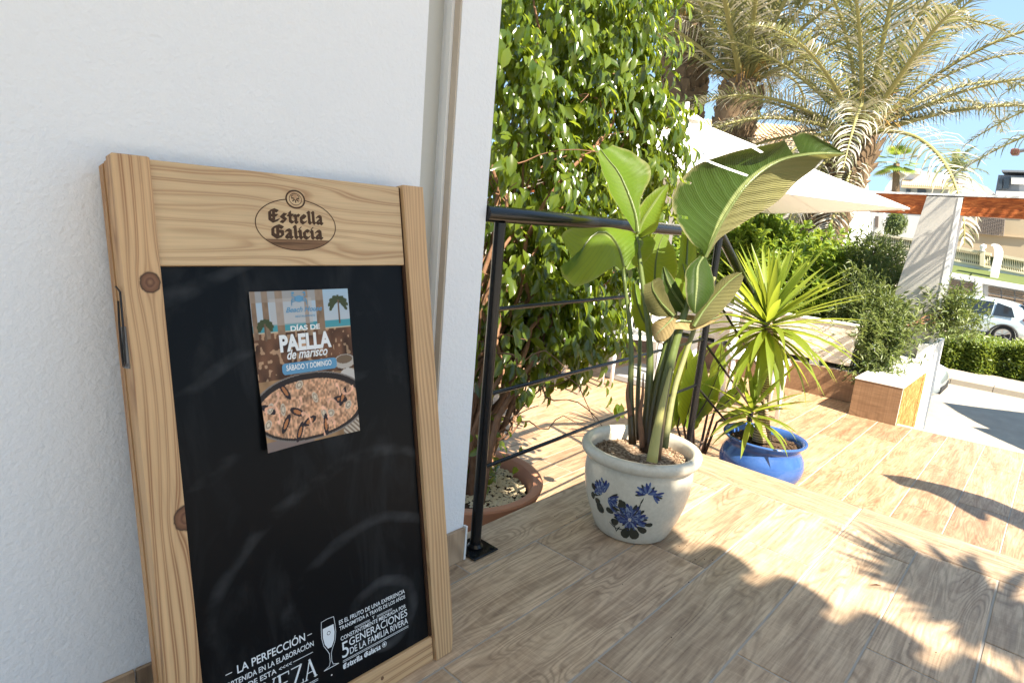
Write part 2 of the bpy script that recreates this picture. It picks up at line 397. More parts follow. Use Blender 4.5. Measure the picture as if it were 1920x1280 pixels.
ls = bpart('stile', (X0, 0, 0), (.3508, .024, HB), m_pl, .0025)
# right stile with its rounded outer foot
b = MB(); prof = [(.8412, .001), (.884, .001)]+[(.884+.0125*math.sin(t), .10-.10*math.cos(t)) for t in np.linspace(.15, 1.57, 8)]+[(.8965, HB+.001), (.8412, HB+.001)]
b.prism([(x, 0, z) for x, z in prof], (0, .024, 0)); o = b.build('stile', m_prr, brd)
bpart('top_rail', (.3513, .0065, .8915), (.8345, .022, HB-.003), m_pt, .0015)
bpart('bottom_rail', (.3513, .0065, .001), (.8372, .022, .0565), pine('pine_bottom_rail', 'x', [(.7, .03, .004)], off=21, k=60), .0015)
bpart('gap_strip', (.8348, .010, .058), (.8408, .023, HB-.004), m_darkgap, 0)  # dark strip laid in the gap beside the right stile, its shade as colour
pn = bpart('chalk_panel', (.3513, .0145, .0570), (.8343, .0200, .8910), m_chalk, 0)
for a, c in ((X0+.0022, .026), ):
    bpart('back_stile', (a, .0275, .004), (.349, .044, HB-.004), m_pbk, .002)
    bpart('back_stile', (.842, .0275, .004), (.892, .044, HB-.004), m_pbk, .002)
    bpart('back_stile', (a-.0015, .047, .0), (.349, .066, HB-.007), m_pbk, .002)
    bpart('back_stile', (.842, .047, .0), (.892, .066, HB-.007), m_pbk, .002)
bpart('gap_fill', (X0+.006, .0243, .01), (.349, .0272, HB-.01), m_darkgap, 0)  # dark fill between the frame layers, shade of the gap as colour
bpart('gap_fill', (X0+.006, .0443, .01), (.349, .0467, HB-.01), m_darkgap, 0)
bpart('back_panel', (.350, .050, .03), (.841, .055, HB-.02), m_chalk, 0)
bpart('back_rail', (.350, .047, .9), (.841, .064, HB-.01), m_pbk)
# wire latch on the left edge
b = MB(); b.box((X0-.0016, .012, .735), (X0+.0004, .038, .80), 1)
b.tube([(X0-.003, .03, .862), (X0-.004, .008, .853), (X0-.006, .004, .80), (X0-.006, .012, .745), (X0-.004, .030, .738), (X0-.003, .036, .76), (X0-.004, .030, .80), (X0-.003, .026, .84)], .0016, 6)
b.build('latch', [m_wire, m_steel], brd)

# ---- writing: built-in font turned into thin mesh, or broad-nib strokes
def text_mesh(s, size, shear=0, bold=0, sx=1, space=1):
    cu = bpy.data.curves.new('t', 'FONT'); cu.body = s; cu.size = 1; cu.shear = shear; cu.offset = bold; cu.space_character = space
    o = bpy.data.objects.new('t', cu); COL.objects.link(o)
    dg = bpy.context.evaluated_depsgraph_get(); me = bpy.data.meshes.new_from_object(o.evaluated_get(dg))
    bpy.data.objects.remove(o)
    V = np.array([v.co[:] for v in me.vertices]); Fs = [tuple(p.vertices) for p in me.polygons]; bpy.data.meshes.remove(me)
    return V, Fs
def put_text(b, s, x0, x1, z0, hgt, y=.0140, mi=0, **kw):
    """fit the string between x0 and x1 with cap height hgt, baseline z0"""
    V, Fs = text_mesh(s, 1, **kw)
    w_ = V[:, 0].max()-V[:, 0].min()
    X = x0+(V[:, 0]-V[:, 0].min())*(x1-x0)/w_; Z = z0+V[:, 1]*hgt/.69
    b.add(np.stack([X, np.full(len(X), y), Z], 1), [f[::-1] for f in Fs], mi)
def nib(b, strokes, x0, z0, sx, sz, wd, ang=40, y=.0140, mi=0):
    """broad-nib pen: every stroke is a polyline swept by a slanted nib"""
    a = math.radians(ang); nx, nz = math.cos(a)*wd/2, math.sin(a)*wd/2; th = wd*.10
    px_, pz_ = -math.sin(a)*th, math.cos(a)*th
    eps = 0
    for st_ in strokes:
        P = [(x0+p[0]*sx, z0+p[1]*sz) for p in st_]
        for (ax, az), (bx, bz) in zip(P[:-1], P[1:]):
            pts = []
            for (qx, qz) in ((ax, az), (bx, bz)):
                for u_, v_ in ((1, 1), (1, -1), (-1, 1), (-1, -1)): pts.append((qx+u_*nx+v_*px_, qz+u_*nz+v_*pz_))
            pts = sorted(set((round(p, 7), round(q, 7)) for p, q in pts))
            def half(ps):
                h = []
                for p in ps:
                    while len(h) > 1 and (h[-1][0]-h[-2][0])*(p[1]-h[-2][1])-(h[-1][1]-h[-2][1])*(p[0]-h[-2][0]) <= 0: h.pop()
                    h.append(p)
                return h
            hull = half(pts)[:-1]+half(pts[::-1])[:-1]
            b.add([(p[0], y-eps, p[1]) for p in hull], [tuple(range(len(hull)))], mi); eps += 2e-7
def stroke(b, P, wd, y=.0140, mi=0):       # thin even line
    for (ax, az), (bx, bz) in zip(P[:-1], P[1:]):
        dx, dz = bx-ax, bz-az; l = math.hypot(dx, dz) or 1; ex, ez = dx/l*wd*.4, dz/l*wd*.4; nx, nz = -dz/l*wd/2, dx/l*wd/2
        b.add([(ax-ex+nx, y, az-ez+nz), (ax-ex-nx, y, az-ez-nz), (bx+ex-nx, y, bz+ez-nz), (bx+ex+nx, y, bz+ez+nz)], [(0, 1, 2, 3)], mi)
def ring(b, cx, cz, rx, rz, wd, y=.0140, mi=0, n=56, a0=0, a1=2*math.pi):
    P = []; fs = []
    for k in range(n+1):
        g = a0+(a1-a0)*k/n
        for s2 in (1, -1): P.append((cx+(rx+s2*wd/2)*math.cos(g), y, cz+(rz+s2*wd/2)*math.sin(g)))
    for k in range(n): fs.append((2*k, 2*k+1, 2*k+3, 2*k+2))
    b.add(P, fs, mi)
def disc(b, cx, cz, rx, rz, y=.0140, mi=0, n=32):
    b.add([(cx+rx*math.cos(2*math.pi*k/n), y, cz+rz*math.sin(2*math.pi*k/n)) for k in range(n)], [tuple(range(n))], mi)

# blackletter alphabet (unit x-height 1, ascender 1.5)
BL = {
 'E': (.90, [[(.75, 1.28), (.45, 1.45), (.15, 1.25), (.12, .35), (.40, .05), (.78, .28)], [(.12, .75), (.68, .80)], [(.45, 1.4), (.42, .2)]]),
 's': (.62, [[(.48, .92), (.25, .98), (.12, .78), (.46, .35), (.30, .05), (.08, .15)]]),
 't': (.48, [[(.2, 1.3), (.2, .2), (.36, .04), (.46, .12)], [(.05, .92), (.42, .92)]]),
 'r': (.50, [[(.05, .92), (.18, .85), (.18, .08), (.28, .02)], [(.18, .82), (.36, .98), (.46, .86)]]),
 'e': (.62, [[(.12, .55), (.46, .72), (.44, .86), (.28, .98), (.12, .8), (.12, .2), (.30, .02), (.50, .2)]]),
 'l': (.36, [[(.08, 1.42), (.17, 1.38), (.17, .18), (.28, .02), (.34, .1)]]),
 'a': (.66, [[(.12, .86), (.30, .98), (.44, .84), (.44, .12), (.56, .02)], [(.44, .55), (.2, .45), (.12, .2), (.26, .04), (.44, .2)]]),
 'G': (.96, [[(.85, 1.2), (.55, 1.42), (.15, 1.15), (.12, .4), (.45, .03), (.82, .25), (.82, .72), (.55, .78)], [(.5, 1.38), (.46, .1)]]),
 'i': (.36, [[(.06, .92), (.17, .85), (.17, .15), (.28, .02)], [(.16, 1.24), (.2, 1.27)]]),
 'c': (.56, [[(.46, .86), (.28, .98), (.12, .82), (.12, .2), (.30, .02), (.48, .18)]]),
}
def blackletter(b, s, x0, x1, z0, xh, y, mi=0, ang=42):
    tot = sum(BL[c][0] for c in s); sx = (x1-x0)/tot; x = x0
    for c in s:
        nib(b, BL[c][1], x, z0, sx, xh, sx*.27, ang, y, mi); x += BL[c][0]*sx
# brand mark burnt into the top rail
YR = .0062
b = MB(); ocx, ocz = .5935, .9665
ring(b, ocx, ocz, .0800, .0470, .0017, YR-.0001)
blackletter(b, 'Estrella', .538, .648, .9700, .0152, YR-.0001)
blackletter(b, 'Galicia', .541, .645, .9420, .0152, YR-.0001)
ring(b, ocx, 1.0135, .0182, .0158, .0030, YR-.0004); ring(b, ocx, 1.0135, .0122, .0105, .0012, YR-.0004)
for k in range(5):
    g = math.pi*(.95+k*.275); stroke(b, [(ocx+.003*math.cos(g), 1.0145+.0028*math.sin(g)), (ocx+.0072*math.cos(g), 1.0145+.0066*math.sin(g))], .0022, YR-.0005)
stroke(b, [(ocx-.007, 1.014), (ocx-.0075, 1.019), (ocx-.004, 1.021)], .0012, YR-.0005); stroke(b, [(ocx+.007, 1.014), (ocx+.0075, 1.019), (ocx+.004, 1.021)], .0012, YR-.0005)
P = [(ocx+.0795*math.cos(g), YR-.00005, ocz+.0468*math.sin(g)) for g in np.linspace(math.pi+.62, 2*math.pi-.62, 24)]
b.add(P, [tuple(range(24))], 1)
o = b.build('brand_mark', [m_burn, m_burnband], brd)
b = MB(); disc(b, ocx, 1.0135, .0165, .0145, YR-.0002); b.build('brand_mark', m_pt, brd)
# printing at the foot of the chalk panel
b = MB(); y = .0142
k = dict(bold=.012)
stroke(b, [(.394, .191), (.404, .191)], .0014, y); stroke(b, [(.548, .191), (.556, .191)], .0014, y)
put_text(b, 'LA PERFECCIÓN', .4135, .5425, .1840, .0145, y, **k)
put_text(b, 'OBTENIDA EN LA ELABORACIÓN', .392, .5585, .1660, .0098, y, **k)
put_text(b, '>>>>', .395, .424, .1505, .0075, y, **k); put_text(b, 'DE ESTA', .430, .482, .1500, .0095, y, **k); put_text(b, '<<<<', .487, .512, .1505, .0075, y, **k)
stroke(b, [(.515, .1545), (.555, .1545)], .0012, y); stroke(b, [(.372, .1545), (.391, .1545)], .0012, y)
# CERVEZA: thin slab letters made of strokes
def slab(b, ch, x, z, w_, h, y):
    T, t = .0042, .0017; q = .006
    def serif(cx, cz): stroke(b, [(cx-q/2, cz), (cx+q/2, cz)], t, y)
    if ch == 'V': stroke(b, [(x+.003, z+h), (x+w_/2, z)], T, y); stroke(b, [(x+w_/2, z), (x+w_-.003, z+h)], t*1.3, y); serif(x+.003, z+h); serif(x+w_-.003, z+h)
    if ch == 'A': stroke(b, [(x+.003, z), (x+w_/2, z+h)], t*1.3, y); stroke(b, [(x+w_/2, z+h), (x+w_-.003, z)], T, y); stroke(b, [(x+w_*.25, z+h*.33), (x+w_*.75, z+h*.33)], t, y); serif(x+.003, z); serif(x+w_-.003, z)
    if ch == 'E': stroke(b, [(x+.006, z), (x+.006, z+h)], T, y); [stroke(b, [(x+.002, z+h*q2), (x+w_-.002-(.004 if q2 == .5 else 0), z+h*q2)], t*1.2, y) for q2 in (0, .5, 1)]; stroke(b, [(x+w_-.002, z), (x+w_-.002, z+.006)], t, y); stroke(b, [(x+w_-.002, z+h), (x+w_-.002, z+h-.006)], t, y)
    if ch == 'Z': stroke(b, [(x+.003, z+h), (x+w_-.003, z+h)], t*1.2, y); stroke(b, [(x+w_-.004, z+h), (x+.004, z)], T, y); stroke(b, [(x+.003, z), (x+w_-.002, z)], t*1.2, y); stroke(b, [(x+w_-.002, z), (x+w_-.002, z+.006)], t, y)
    if ch == 'R': stroke(b, [(x+.006, z), (x+.006, z+h)], T, y); ring(b, x+.009, z+h*.73, w_*.5, h*.27, t*1.6, y, 0, 20, -1.57, 1.57); stroke(b, [(x+.009, z+h*.46), (x+w_-.002, z)], T, y); serif(x+.006, z)
    if ch == 'C': ring(b, x+w_/2, z+h/2, w_*.42, h*.5, T*.7, y, 0, 30, .7, 5.6)
xx = .3735
for ch in 'CERVEZA': slab(b, ch, xx, .1065, .0258, .036, y); xx += .0268
for zz in (.0985, .0955): stroke(b, [(.528, zz), (.561, zz)], .0011, y); stroke(b, [(.374, zz), (.42, zz)], .0011, y)
put_text(b, 'QUE DISFRUTAS', .43, .522, .0925, .0085, y, **k)
put_text(b, 'ES EL FRUTO DE UNA EXPERIENCIA', .6155, .7785, .1815, .0085, y, **k)
put_text(b, 'TRANSMITIDA A TRAVÉS DE LOS AÑOS', .6155, .7785, .1695, .0078, y, **k)
put_text(b, 'Y', .692, .698, .1592, .0065, y, **k)
for zz in (.1615, .1590): stroke(b, [(.650, zz), (.686, zz)], .0009, y); stroke(b, [(.704, zz), (.742, zz)], .0009, y)
put_text(b, 'CONSTANTEMENTE MEJORADA POR', .6165, .7785, .1480, .0080, y, **k)
put_text(b, '5', .6165, .6320, .1115, .0320, y, bold=0)
put_text(b, 'GENERACIONES', .6345, .7810, .1290, .0155, y, bold=.006)
put_text(b, 'DE LA FAMILIA RIVERA', .6345, .7810, .1118, .0130, y, bold=.008)
for zz in (.1058, .1030): stroke(b, [(.6175, zz), (.781, zz)], .0010, y)
blackletter(b, 'Estrella', .6165, .662, .0885, .0072, y, 0, 35); blackletter(b, 'Galicia', .666, .707, .0885, .0072, y, 0, 35)
ring(b, .7165, .0935, .0052, .0052, .0012, y); disc(b, .7165, .0935, .0028, .0028, y)
disc(b, .5905, .0905, .0016, .0016, y)
# beer glass drawing
gx = .5915
prof = [(.0135, .2035), (.0150, .188), (.0155, .172), (.0125, .155), (.0055, .142), (.0020, .134), (.0018, .118), (.0042, .1105), (.0150, .1065)]
for s2 in (1, -1): stroke(b, [(gx+s2*r, z) for r, z in prof], .0010, y)
stroke(b, [(gx-.0135, .2035), (gx, .2048), (gx+.0135, .2035)], .001, y); stroke(b, [(gx-.016, .1062), (gx+.016, .1062)], .0014, y)
inn = [(.0118, .189), (.0128, .172), (.0102, .157), (.004, .146)]
b.add([(gx-r, y, z) for r, z in inn]+[(gx+r, y, z) for r, z in inn[::-1]], [tuple(range(8))])
b.build('panel_print', m_print_white, brd)
b = MB(); ring(b, gx, .176, .0034, .0034, .0011, y-.0002); b.build('panel_print', m_black, brd)

# ================================================================== PAELLA POSTER (own thing, stuck on the panel)
pox = empty('paella_poster', (0, 0, 0), 'paper poster for paella days with crab emblem stuck on the chalkboard', 'poster')
PX0, PX1, PZ0, PZ1 = .4925, .6945, .5580, .8460
pox.matrix_world = Tb @ Matrix.Translation((PX0, .0135, PZ0)); PW, PH = PX1-PX0, PZ1-PZ0
NX, NZ = 170, 236
gx_, gz_ = np.meshgrid(np.linspace(0, 1, NX+1), np.linspace(0, 1, NZ+1))          # v: 0 bottom, 1 top
def lerp(a, c, t): return a+(np.array(c)-a)*t[..., None]
def vn(X, Z, s, seed):      # value noise
    r = np.random.default_rng(seed); G = r.random((64, 64)); x = X*s; z = Z*s
    i, j = np.floor(x).astype(int), np.floor(z).astype(int); fx, fz = x-i, z-j; fx = fx*fx*(3-2*fx); fz = fz*fz*(3-2*fz)
    g = lambda a, c: G[a % 64, c % 64]
    return (g(i, j)*(1-fx)+g(i+1, j)*fx)*(1-fz)+(g(i, j+1)*(1-fx)+g(i+1, j+1)*fx)*fz
X, Z = gx_, gz_
I = np.zeros(X.shape+(3,))+np.array((.55, .58, .60))
I = lerp(I, (.42, .56, .66), np.clip((Z-.78)*4, 0, 1))                      # sky through the windows
sea = (Z > .745) & (Z < .79); I[sea] = (.12, .38, .42)
I[(Z > .73) & (Z < .745)] = (.62, .52, .38)
low = Z < .735; I[low] = (.16, .085, .05)
n1 = vn(X, Z, 14, 1); n2 = vn(X, Z, 34, 2)
I[low] = I[low]*(.5+1.3*n1[low])[:, None]+(n2[low] > .72)[:, None]*np.array((.32, .24, .16))
for a, c in ((.0, .05), (.11, .17), (.24, .31), (.52, .56), (.64, .72)):     # wooden posts
    mk = (X > a) & (X < c) & (Z > .70); I[mk] = np.array((.33, .23, .155))*(.8+.4*n2[mk])[:, None]
mk = (Z > .93) & (X < .72); I[mk] = I[mk]*.35+np.array((.40, .32, .25))*.65
mk = (X > .18) & (X < .6) & (Z > .78) & (Z < .95); I[mk] = I[mk]*.5+np.array((.55, .50, .46))*.5
for cxp, czp, sc in ((.88, .925, .10), (.12, .80, .07)):                         # palms in the window
    for g in np.linspace(-.5, 3.6, 9):
        for t in np.linspace(0, 1, 40):
            qx = cxp+sc*math.cos(g)*t; qz = czp+sc*.6*math.sin(g)*t-sc*.35*t*t
            mk = (abs(X-qx) < .012) & (abs(Z-qz) < .009); I[mk] = (.10, .12, .06)
    mk = (abs(X-cxp) < .009) & (Z < czp) & (Z > czp-sc*1.6); I[mk] = (.22, .15, .10)
tb = (Z < .44); I[tb] = np.array((.42, .27, .15))*(.8+.4*n1[tb])[:, None]     # table
mk = ((X-.90)/.12)**2+((Z-.50)/.05)**2 < 1; I[mk] = (.55, .50, .44)
mk = ((X-.90)/.09)**2+((Z-.515)/.03)**2 < 1; I[mk] = (.25, .18, .12)
mk = ((X-.93)/.10)**2+((Z-.40)/.05)**2 < 1; I[mk] = (.62, .58, .53)
def el(cx_, cz_, rx_, rz_, a=0):
    u_ = (X-cx_)*math.cos(a)+(Z-cz_)*math.sin(a); v_ = -(X-cx_)*math.sin(a)+(Z-cz_)*math.cos(a); return (u_/rx_)**2+(v_/rz_)**2
pan = el(.50, .235, .62, .225); I[pan < 1] = (.06, .045, .04); mk = (pan > .93) & (pan < 1); I[mk] = (.30, .26, .23)
rice = el(.49, .225, .55, .19); rn = vn(X, Z, 62, 5); rn2 = vn(X, Z*1.5, 30, 6)
mk = rice < 1; I[mk] = (np.array((.72, .46, .30))*(.30+.95*rn[mk])[:, None]+np.array((.16, .07, .03))*rn2[mk][:, None])
r5 = np.random.default_rng(11)
def inside(p, q): return ((p-.49)/.50)**2+((q-.225)/.165)**2 < 1
for i in range(46):        # prawns, mussels and clams among the rice
    p, q, a = r5.uniform(0, 1), r5.uniform(.03, .42), r5.uniform(0, 3.1)
    if not inside(p, q): continue
    t = i % 4
    if t in (0, 1):
        e1 = el(p, q, .07, .035, a); m2 = (e1 < 1) & (e1 > .35) & ((X-p)*math.sin(a)-(Z-q)*math.cos(a) > -.012); I[m2] = np.array((.85, .52, .36))*(.75+.5*n2[m2])[:, None]
    elif t == 2:
        e1 = el(p, q, .075, .026, a); I[e1 < 1] = (.055, .04, .045); I[e1 < .28] = (.55, .26, .12)
    else:
        e1 = el(p, q, .040, .026, a); I[e1 < 1] = (.66, .56, .44); I[e1 < .5] = (.42, .32, .24); I[e1 < .2] = (.72, .62, .48)
mk = (X > .82) & (Z < .16) & (pan > 1); I[mk] = np.where(((X+Z*1.4)*40 % 2 < 1)[mk][:, None], np.array((.62, .54, .44)), np.array((.30, .22, .16)))
mk = (Z < .06) & (pan > 1) & (X < .5); I[mk] = (.32, .25, .22)
b = MB(); curl = 0.0065*np.exp(-((X)**2+(Z)**2)*9)+.003*np.exp(-((1-X)**2+(Z)**2)*14)+.0022*np.exp(-(X/.12)**2)
P = np.stack([X*PW+.004*(1-X)*(1-Z), -curl*1.5, Z*PH-.006*(1-Z)*(1-X)**3*0], -1).reshape(-1, 3)
idx = np.arange((NX+1)*(NZ+1)).reshape(NZ+1, NX+1)
Q = np.stack([idx[:-1, :-1], idx[:-1, 1:], idx[1:, 1:], idx[1:, :-1]], -1).reshape(-1, 4)
me = bpy.data.meshes.new('paper'); me.from_pydata(P.tolist(), [], Q.tolist())
ca = me.color_attributes.new('print', 'FLOAT_COLOR', 'POINT'); ca.data.foreach_set('color', np.concatenate([np.clip(I, 0, 1).reshape(-1, 3), np.ones(((NX+1)*(NZ+1), 1))], 1).ravel())
_M = Mat('printed_paper', .5, .25); _M.color(_M.N('Gamma', {'Color': _M.N('VertexColor', layer_name='print').outputs[0], 'Gamma': 1.25}).outputs[0]); me.materials.append(_M.m)
me.polygons.foreach_set('use_smooth', [True]*len(Q)); pap = link('paper', me, pox)
yy = -.0012
def px(v): return v*PW
def pz(v): return v*PH
def offcurl(b):
    for i, (x, y_, z) in enumerate(b.v):
        xx, zz = x/PW, z/PH; c3 = .0065*math.exp(-(xx*xx+zz*zz)*9)+.003*math.exp(-((1-xx)**2+zz*zz)*14)+.0022*math.exp(-(xx/.12)**2)
        b.v[i] = (x+.004*(1-xx)*(1-zz), y_+.0012-.0006-c3*1.5, z)
b = MB()
put_text(b, 'DÍAS DE', px(.36), px(.66), pz(.740), .0088, yy, bold=.03)
put_text(b, 'PAELLA', px(.24), px(.77), pz(.615), .0285, yy, bold=.045)
put_text(b, 'de marisco', px(.30), px(.72), pz(.560), .0170, yy, shear=.35, bold=.02)
put_text(b, 'SÁBADO Y DOMINGO', px(.28), px(.75), pz(.488), .0098, yy-.0006, bold=.02)
offcurl(b); b.build('print_white', m_whiteink, pox)
b = MB(); n = 8; R_ = .007; P = []
for (cx_, cz_, a0) in ((px(.78)-R_+.006, pz(.525)-R_+.003, 0), (px(.24)+R_, pz(.525)-R_+.003, 90), (px(.24)+R_, pz(.462)+R_, 180), (px(.78)-R_+.006, pz(.462)+R_, 270)):
    for q in range(n): g = math.radians(a0+90*q/(n-1)); P.append((cx_+R_*math.cos(g), yy, cz_+R_*math.sin(g)))
b.add(P, [tuple(range(len(P)))])
put_text(b, 'Beach House', px(.33), px(.70), pz(.860), .0095, yy, shear=.4, bold=.02)
put_text(b, 'RESTAURANTE', px(.42), px(.62), pz(.825), .0036, yy, bold=.01)
ccx, ccz = px(.47), pz(.945)                                                     # crab emblem
disc(b, ccx, ccz, .0090, .0062, yy)
for s2 in (1, -1):
    for q in range(3): stroke(b, [(ccx+s2*.007, ccz-.002*q), (ccx+s2*(.013+.001*q), ccz+.001-.0035*q), (ccx+s2*.0155, ccz-.004-.004*q)], .0014, yy)
    stroke(b, [(ccx+s2*.007, ccz+.003), (ccx+s2*.0135, ccz+.006), (ccx+s2*.0125, ccz+.0105)], .0020, yy)
    disc(b, ccx+s2*.0115, ccz+.0112, .0030, .0022, yy)
offcurl(b); b.build('print_blue', m_blueprint, pox)['kind'] = 'stuff'

# ================================================================== RAILING
m_railgloss = Mat('black_lacquer_rail', .2, .4, (.006, .0065, .008)).m
ra = empty('terrace_railing', (1.237, 1.17, 0), 'black metal terrace railing with tube handrail and three thin bars', 'railing')
def rpart(name, b, mat=m_railgloss, sm=SM): return rel(ra, b.build(name, mat, None, sm))
A0 = np.array([1.172, 1.167, .997]); A1 = np.array([2.811, 1.247, .997])
d_ = (A1-A0)
# ------- posts
def post(x, y, z0, z1, r=.0165):
    b = MB(); b.tube([(x, y, z0), (x, y, z1)], r, 20); rpart('post', b)
    b = MB(); b.box((x-.05, y-.05, z0+.001), (x+.05, y+.05, z0+.008), 0, None, .002)
    b.lathe([(.0, .010), (.024, .010), (.024, .014), (.018, .022), (.0165, .022)], 20, 0, (x, y, z0))
    for q in ((-.036, -.036), (.036, -.036), (.036, .036), (-.036, .036)): b.lathe([(.007, .008), (.007, .012), (0, .0135)], 8, 0, (x+q[0], y+q[1], z0))
    rpart('base_plate', b)
post(1.237, 1.170, 0, .975); post(2.811, 1.247, -.165, .975)
SL = -.605
B0 = np.array([2.811, 1.247, .985]); B1 = B0+np.array([.80, 0, .80*SL])
post(B1[0], B1[1], LZ, B1[2]-.02)
b = MB(); b.tube([A0, A1+(0, 0, -.004), B0+(.02, 0, -.008)], .022, 24); rpart('handrail', b)
b = MB(); b.tube([B0+(.012, 0, 0), B1], .022, 24); rpart('handrail', b)
for z in (.737, .489, .262):
    b = MB(); b.tube([(1.237, 1.170, z), (2.811, 1.247, z)], .0065, 10); rpart('bar', b)
    b = MB(); b.tube([(2.811, 1.247, z-.012), (B1[0], B1[1], z-.012+.80*SL)], .0065, 10); rpart('bar', b)
# ================================================================== POTS
def flowers(prof):          # painted chrysanthemums: petals wrapped on the pot's wall
    zs = [p[1] for p in prof]; rs = [p[0] for p in prof]
    def R_(z): return float(np.interp(z, zs, rs))
    b = MB(); eps = [0.]
    def poly(P, mi):        # P in (angle-arc metres s, z)
        eps[0] += 4e-6; v = []
        for s2, z in P:
            r = R_(z)+.0006+eps[0]; g = (s2*1.18-.012)/ .17; z = .128+(z-.122)*1.22; r = R_(z)+.0006+eps[0]; v.append((r*math.cos(g), r*math.sin(g), z))
        b.add(v, [tuple(range(len(v)))], mi)
    def petal(s0, z0, a, l, w2, mi, l0=0):
        ca, sa = math.cos(a), math.sin(a); P = []
        for t, k in ((0, .25), (.3, .8), (.65, 1), (.9, .7), (1, .1), (.9, -.7), (.65, -1), (.3, -.8), (0, -.25)):
            x = l0+t*l; y_ = k*w2; P.append((s0+x*ca-y_*sa, z0+x*sa+y_*ca))
        poly(P, mi)
    r3 = random.Random(3)
    def mum(s0, z0, R0, a0, a1, n, layers=3):
        for L_ in range(layers):
            for q in range(n-L_):
                a = a0+(a1-a0)*(q+.5*(L_ % 2))/(n-1)+r3.uniform(-.06, .06)
                petal(s0, z0, a, R0*(1-.27*L_)*r3.uniform(.8, 1.05), R0*.105, [0, 1, 0, 2][(q+L_) % 4] if L_ else [1, 0, 3][q % 3], R0*.10)
    def leafp(s0, z0, a, l, w2): petal(s0, z0, a, l, w2, 3)
    # layout (arc, height); arc grows to the right as seen
    mum(-.068, .152, .040, 1.2, 3.6, 12); mum(-.055, .142, .034, -1.0, .7, 9, 2)
    mum(.012, .102, .048, -.35, 3.5, 19); mum(.012, .098, .030, 3.3, 6.0, 9, 2)
    mum(.046, .182, .030, .1, 3.4, 9, 2); mum(.060, .182, .028, -.9, .2, 5, 1)
    for a in ((-.100, .148, 2.2, .020, .008), (-.105, .140, -2.0, .022, .009), (-.088, .122, -1.2, .034, .015), (-.080, .128, -2.5, .022, .010), (-.022, .132, .8, .026, .009), (-.012, .140, 2.0, .016, .006),
              (-.02, .088, -2.6, .026, .011), (.010, .074, -1.9, .040, .015), (.020, .076, -1.1, .042, .016), (.036, .082, -.5, .034, .010), (.055, .092, .0, .024, .007), (-.035, .108, 2.9, .024, .009)): leafp(*a)
    for P in ([(.040, .172), (.034, .155), (.032, .140), (.022, .118)], [(-.045, .130), (-.020, .112), (.0, .105)], [(-.05, .075), (-.03, .062), (-.005, .064), (.004, .072)], [(-.035, .078), (-.027, .052), (-.016, .070)], [(-.022, .132), (-.004, .112)]):
        for (a, z), (c, z2) in zip(P[:-1], P[1:]):
            l = math.hypot(c-a, z2-z); petal(a, z, math.atan2(z2-z, c-a), l*1.1, .0018, 3)
    return b
m_cream = Mat('cream_glazed_ceramic', .22, .5, (.66, .63, .55)); _c = m_cream.coord()
m_cream.color(m_cream.mix(m_cream.ramp(m_cream.noise(_c, 60, 4, .7), [(.35, g3(0)), (.75, g3(1))]), (.60, .56, .46), (.50, .46, .37)))
m_cream.color(m_cream.mix(m_cream.ramp(m_cream.noise(_c, 180, 2, .7), [(.70, g3(0)), (.76, g3(1))]), m_cream.b.inputs['Base Color'].links[0].from_socket, (.32, .25, .17)))
m_cream.bump(m_cream.noise(_c, 14, 3), .12, .004); m_cream = m_cream.m
m_cob = [Mat('cobalt_brush_paint', .25, .5, (.02, .035, .15)).m, Mat('slate_blue_brush_paint', .25, .5, (.08, .12, .24)).m, Mat('grey_blue_brush_paint', .25, .5, (.22, .27, .35)).m, Mat('olive_black_brush_paint', .25, .5, (.03, .033, .025)).m]
_M = Mat('gravelly_soil', .95, .2); _c = _M.coord(); _v = _M.N('TexVoronoi', {'Vector': _c, 'Scale': 140.})
_M.color(_M.ramp(_v.outputs['Color'], [(0, (.05, .03, .018)), (.45, (.16, .10, .06)), (.8, (.34, .25, .17)), (1, (.48, .40, .30))])); m_soil = _M.m
_M = Mat('dark_soil', .95, .2); _M.color(_M.mix(_M.noise(_M.coord(), 90, 4), (.03, .018, .012), (.11, .07, .045))); m_dsoil = _M.m
_M = Mat('pale_gravel', .9, .2); _M.color(_M.mix(_M.N('ObjectInfo').outputs['Random'], (.60, .52, .38), (.40, .30, .18))); m_gravel = _M.m

def pebbles(R0, n, z, smin, smax, seed, rmin=0, cond=None):
    r = np.random.default_rng(seed); b = MB()
    base = [(1, 0, 0), (0, 1, 0), (-1, 0, 0), (0, -1, 0), (0, 0, 1), (0, 0, -1), ]
    fs = [(0, 1, 4), (1, 2, 4), (2, 3, 4), (3, 0, 4), (1, 0, 5), (2, 1, 5), (3, 2, 5), (0, 3, 5)]
    for i in range(n):
        rr = R0*math.sqrt(r.uniform((rmin/R0)**2, 1)); g = r.uniform(0, 6.283); x, y = rr*math.cos(g), rr*math.sin(g)
        if cond and not cond(x, y): continue
        sc = np.array([r.uniform(smin, smax), r.uniform(smin, smax)*.8, r.uniform(smin, smax)*.5]); a = r.uniform(0, 3.14)
        zz = z if not callable(z) else z(x, y)
        P = []
        for p in base:
            q = np.array(p)*sc*r.uniform(.75, 1.2); P.append((x+q[0]*math.cos(a)-q[1]*math.sin(a), y+q[0]*math.sin(a)+q[1]*math.cos(a), zz+q[2]))
        b.add(P, fs)
    return b
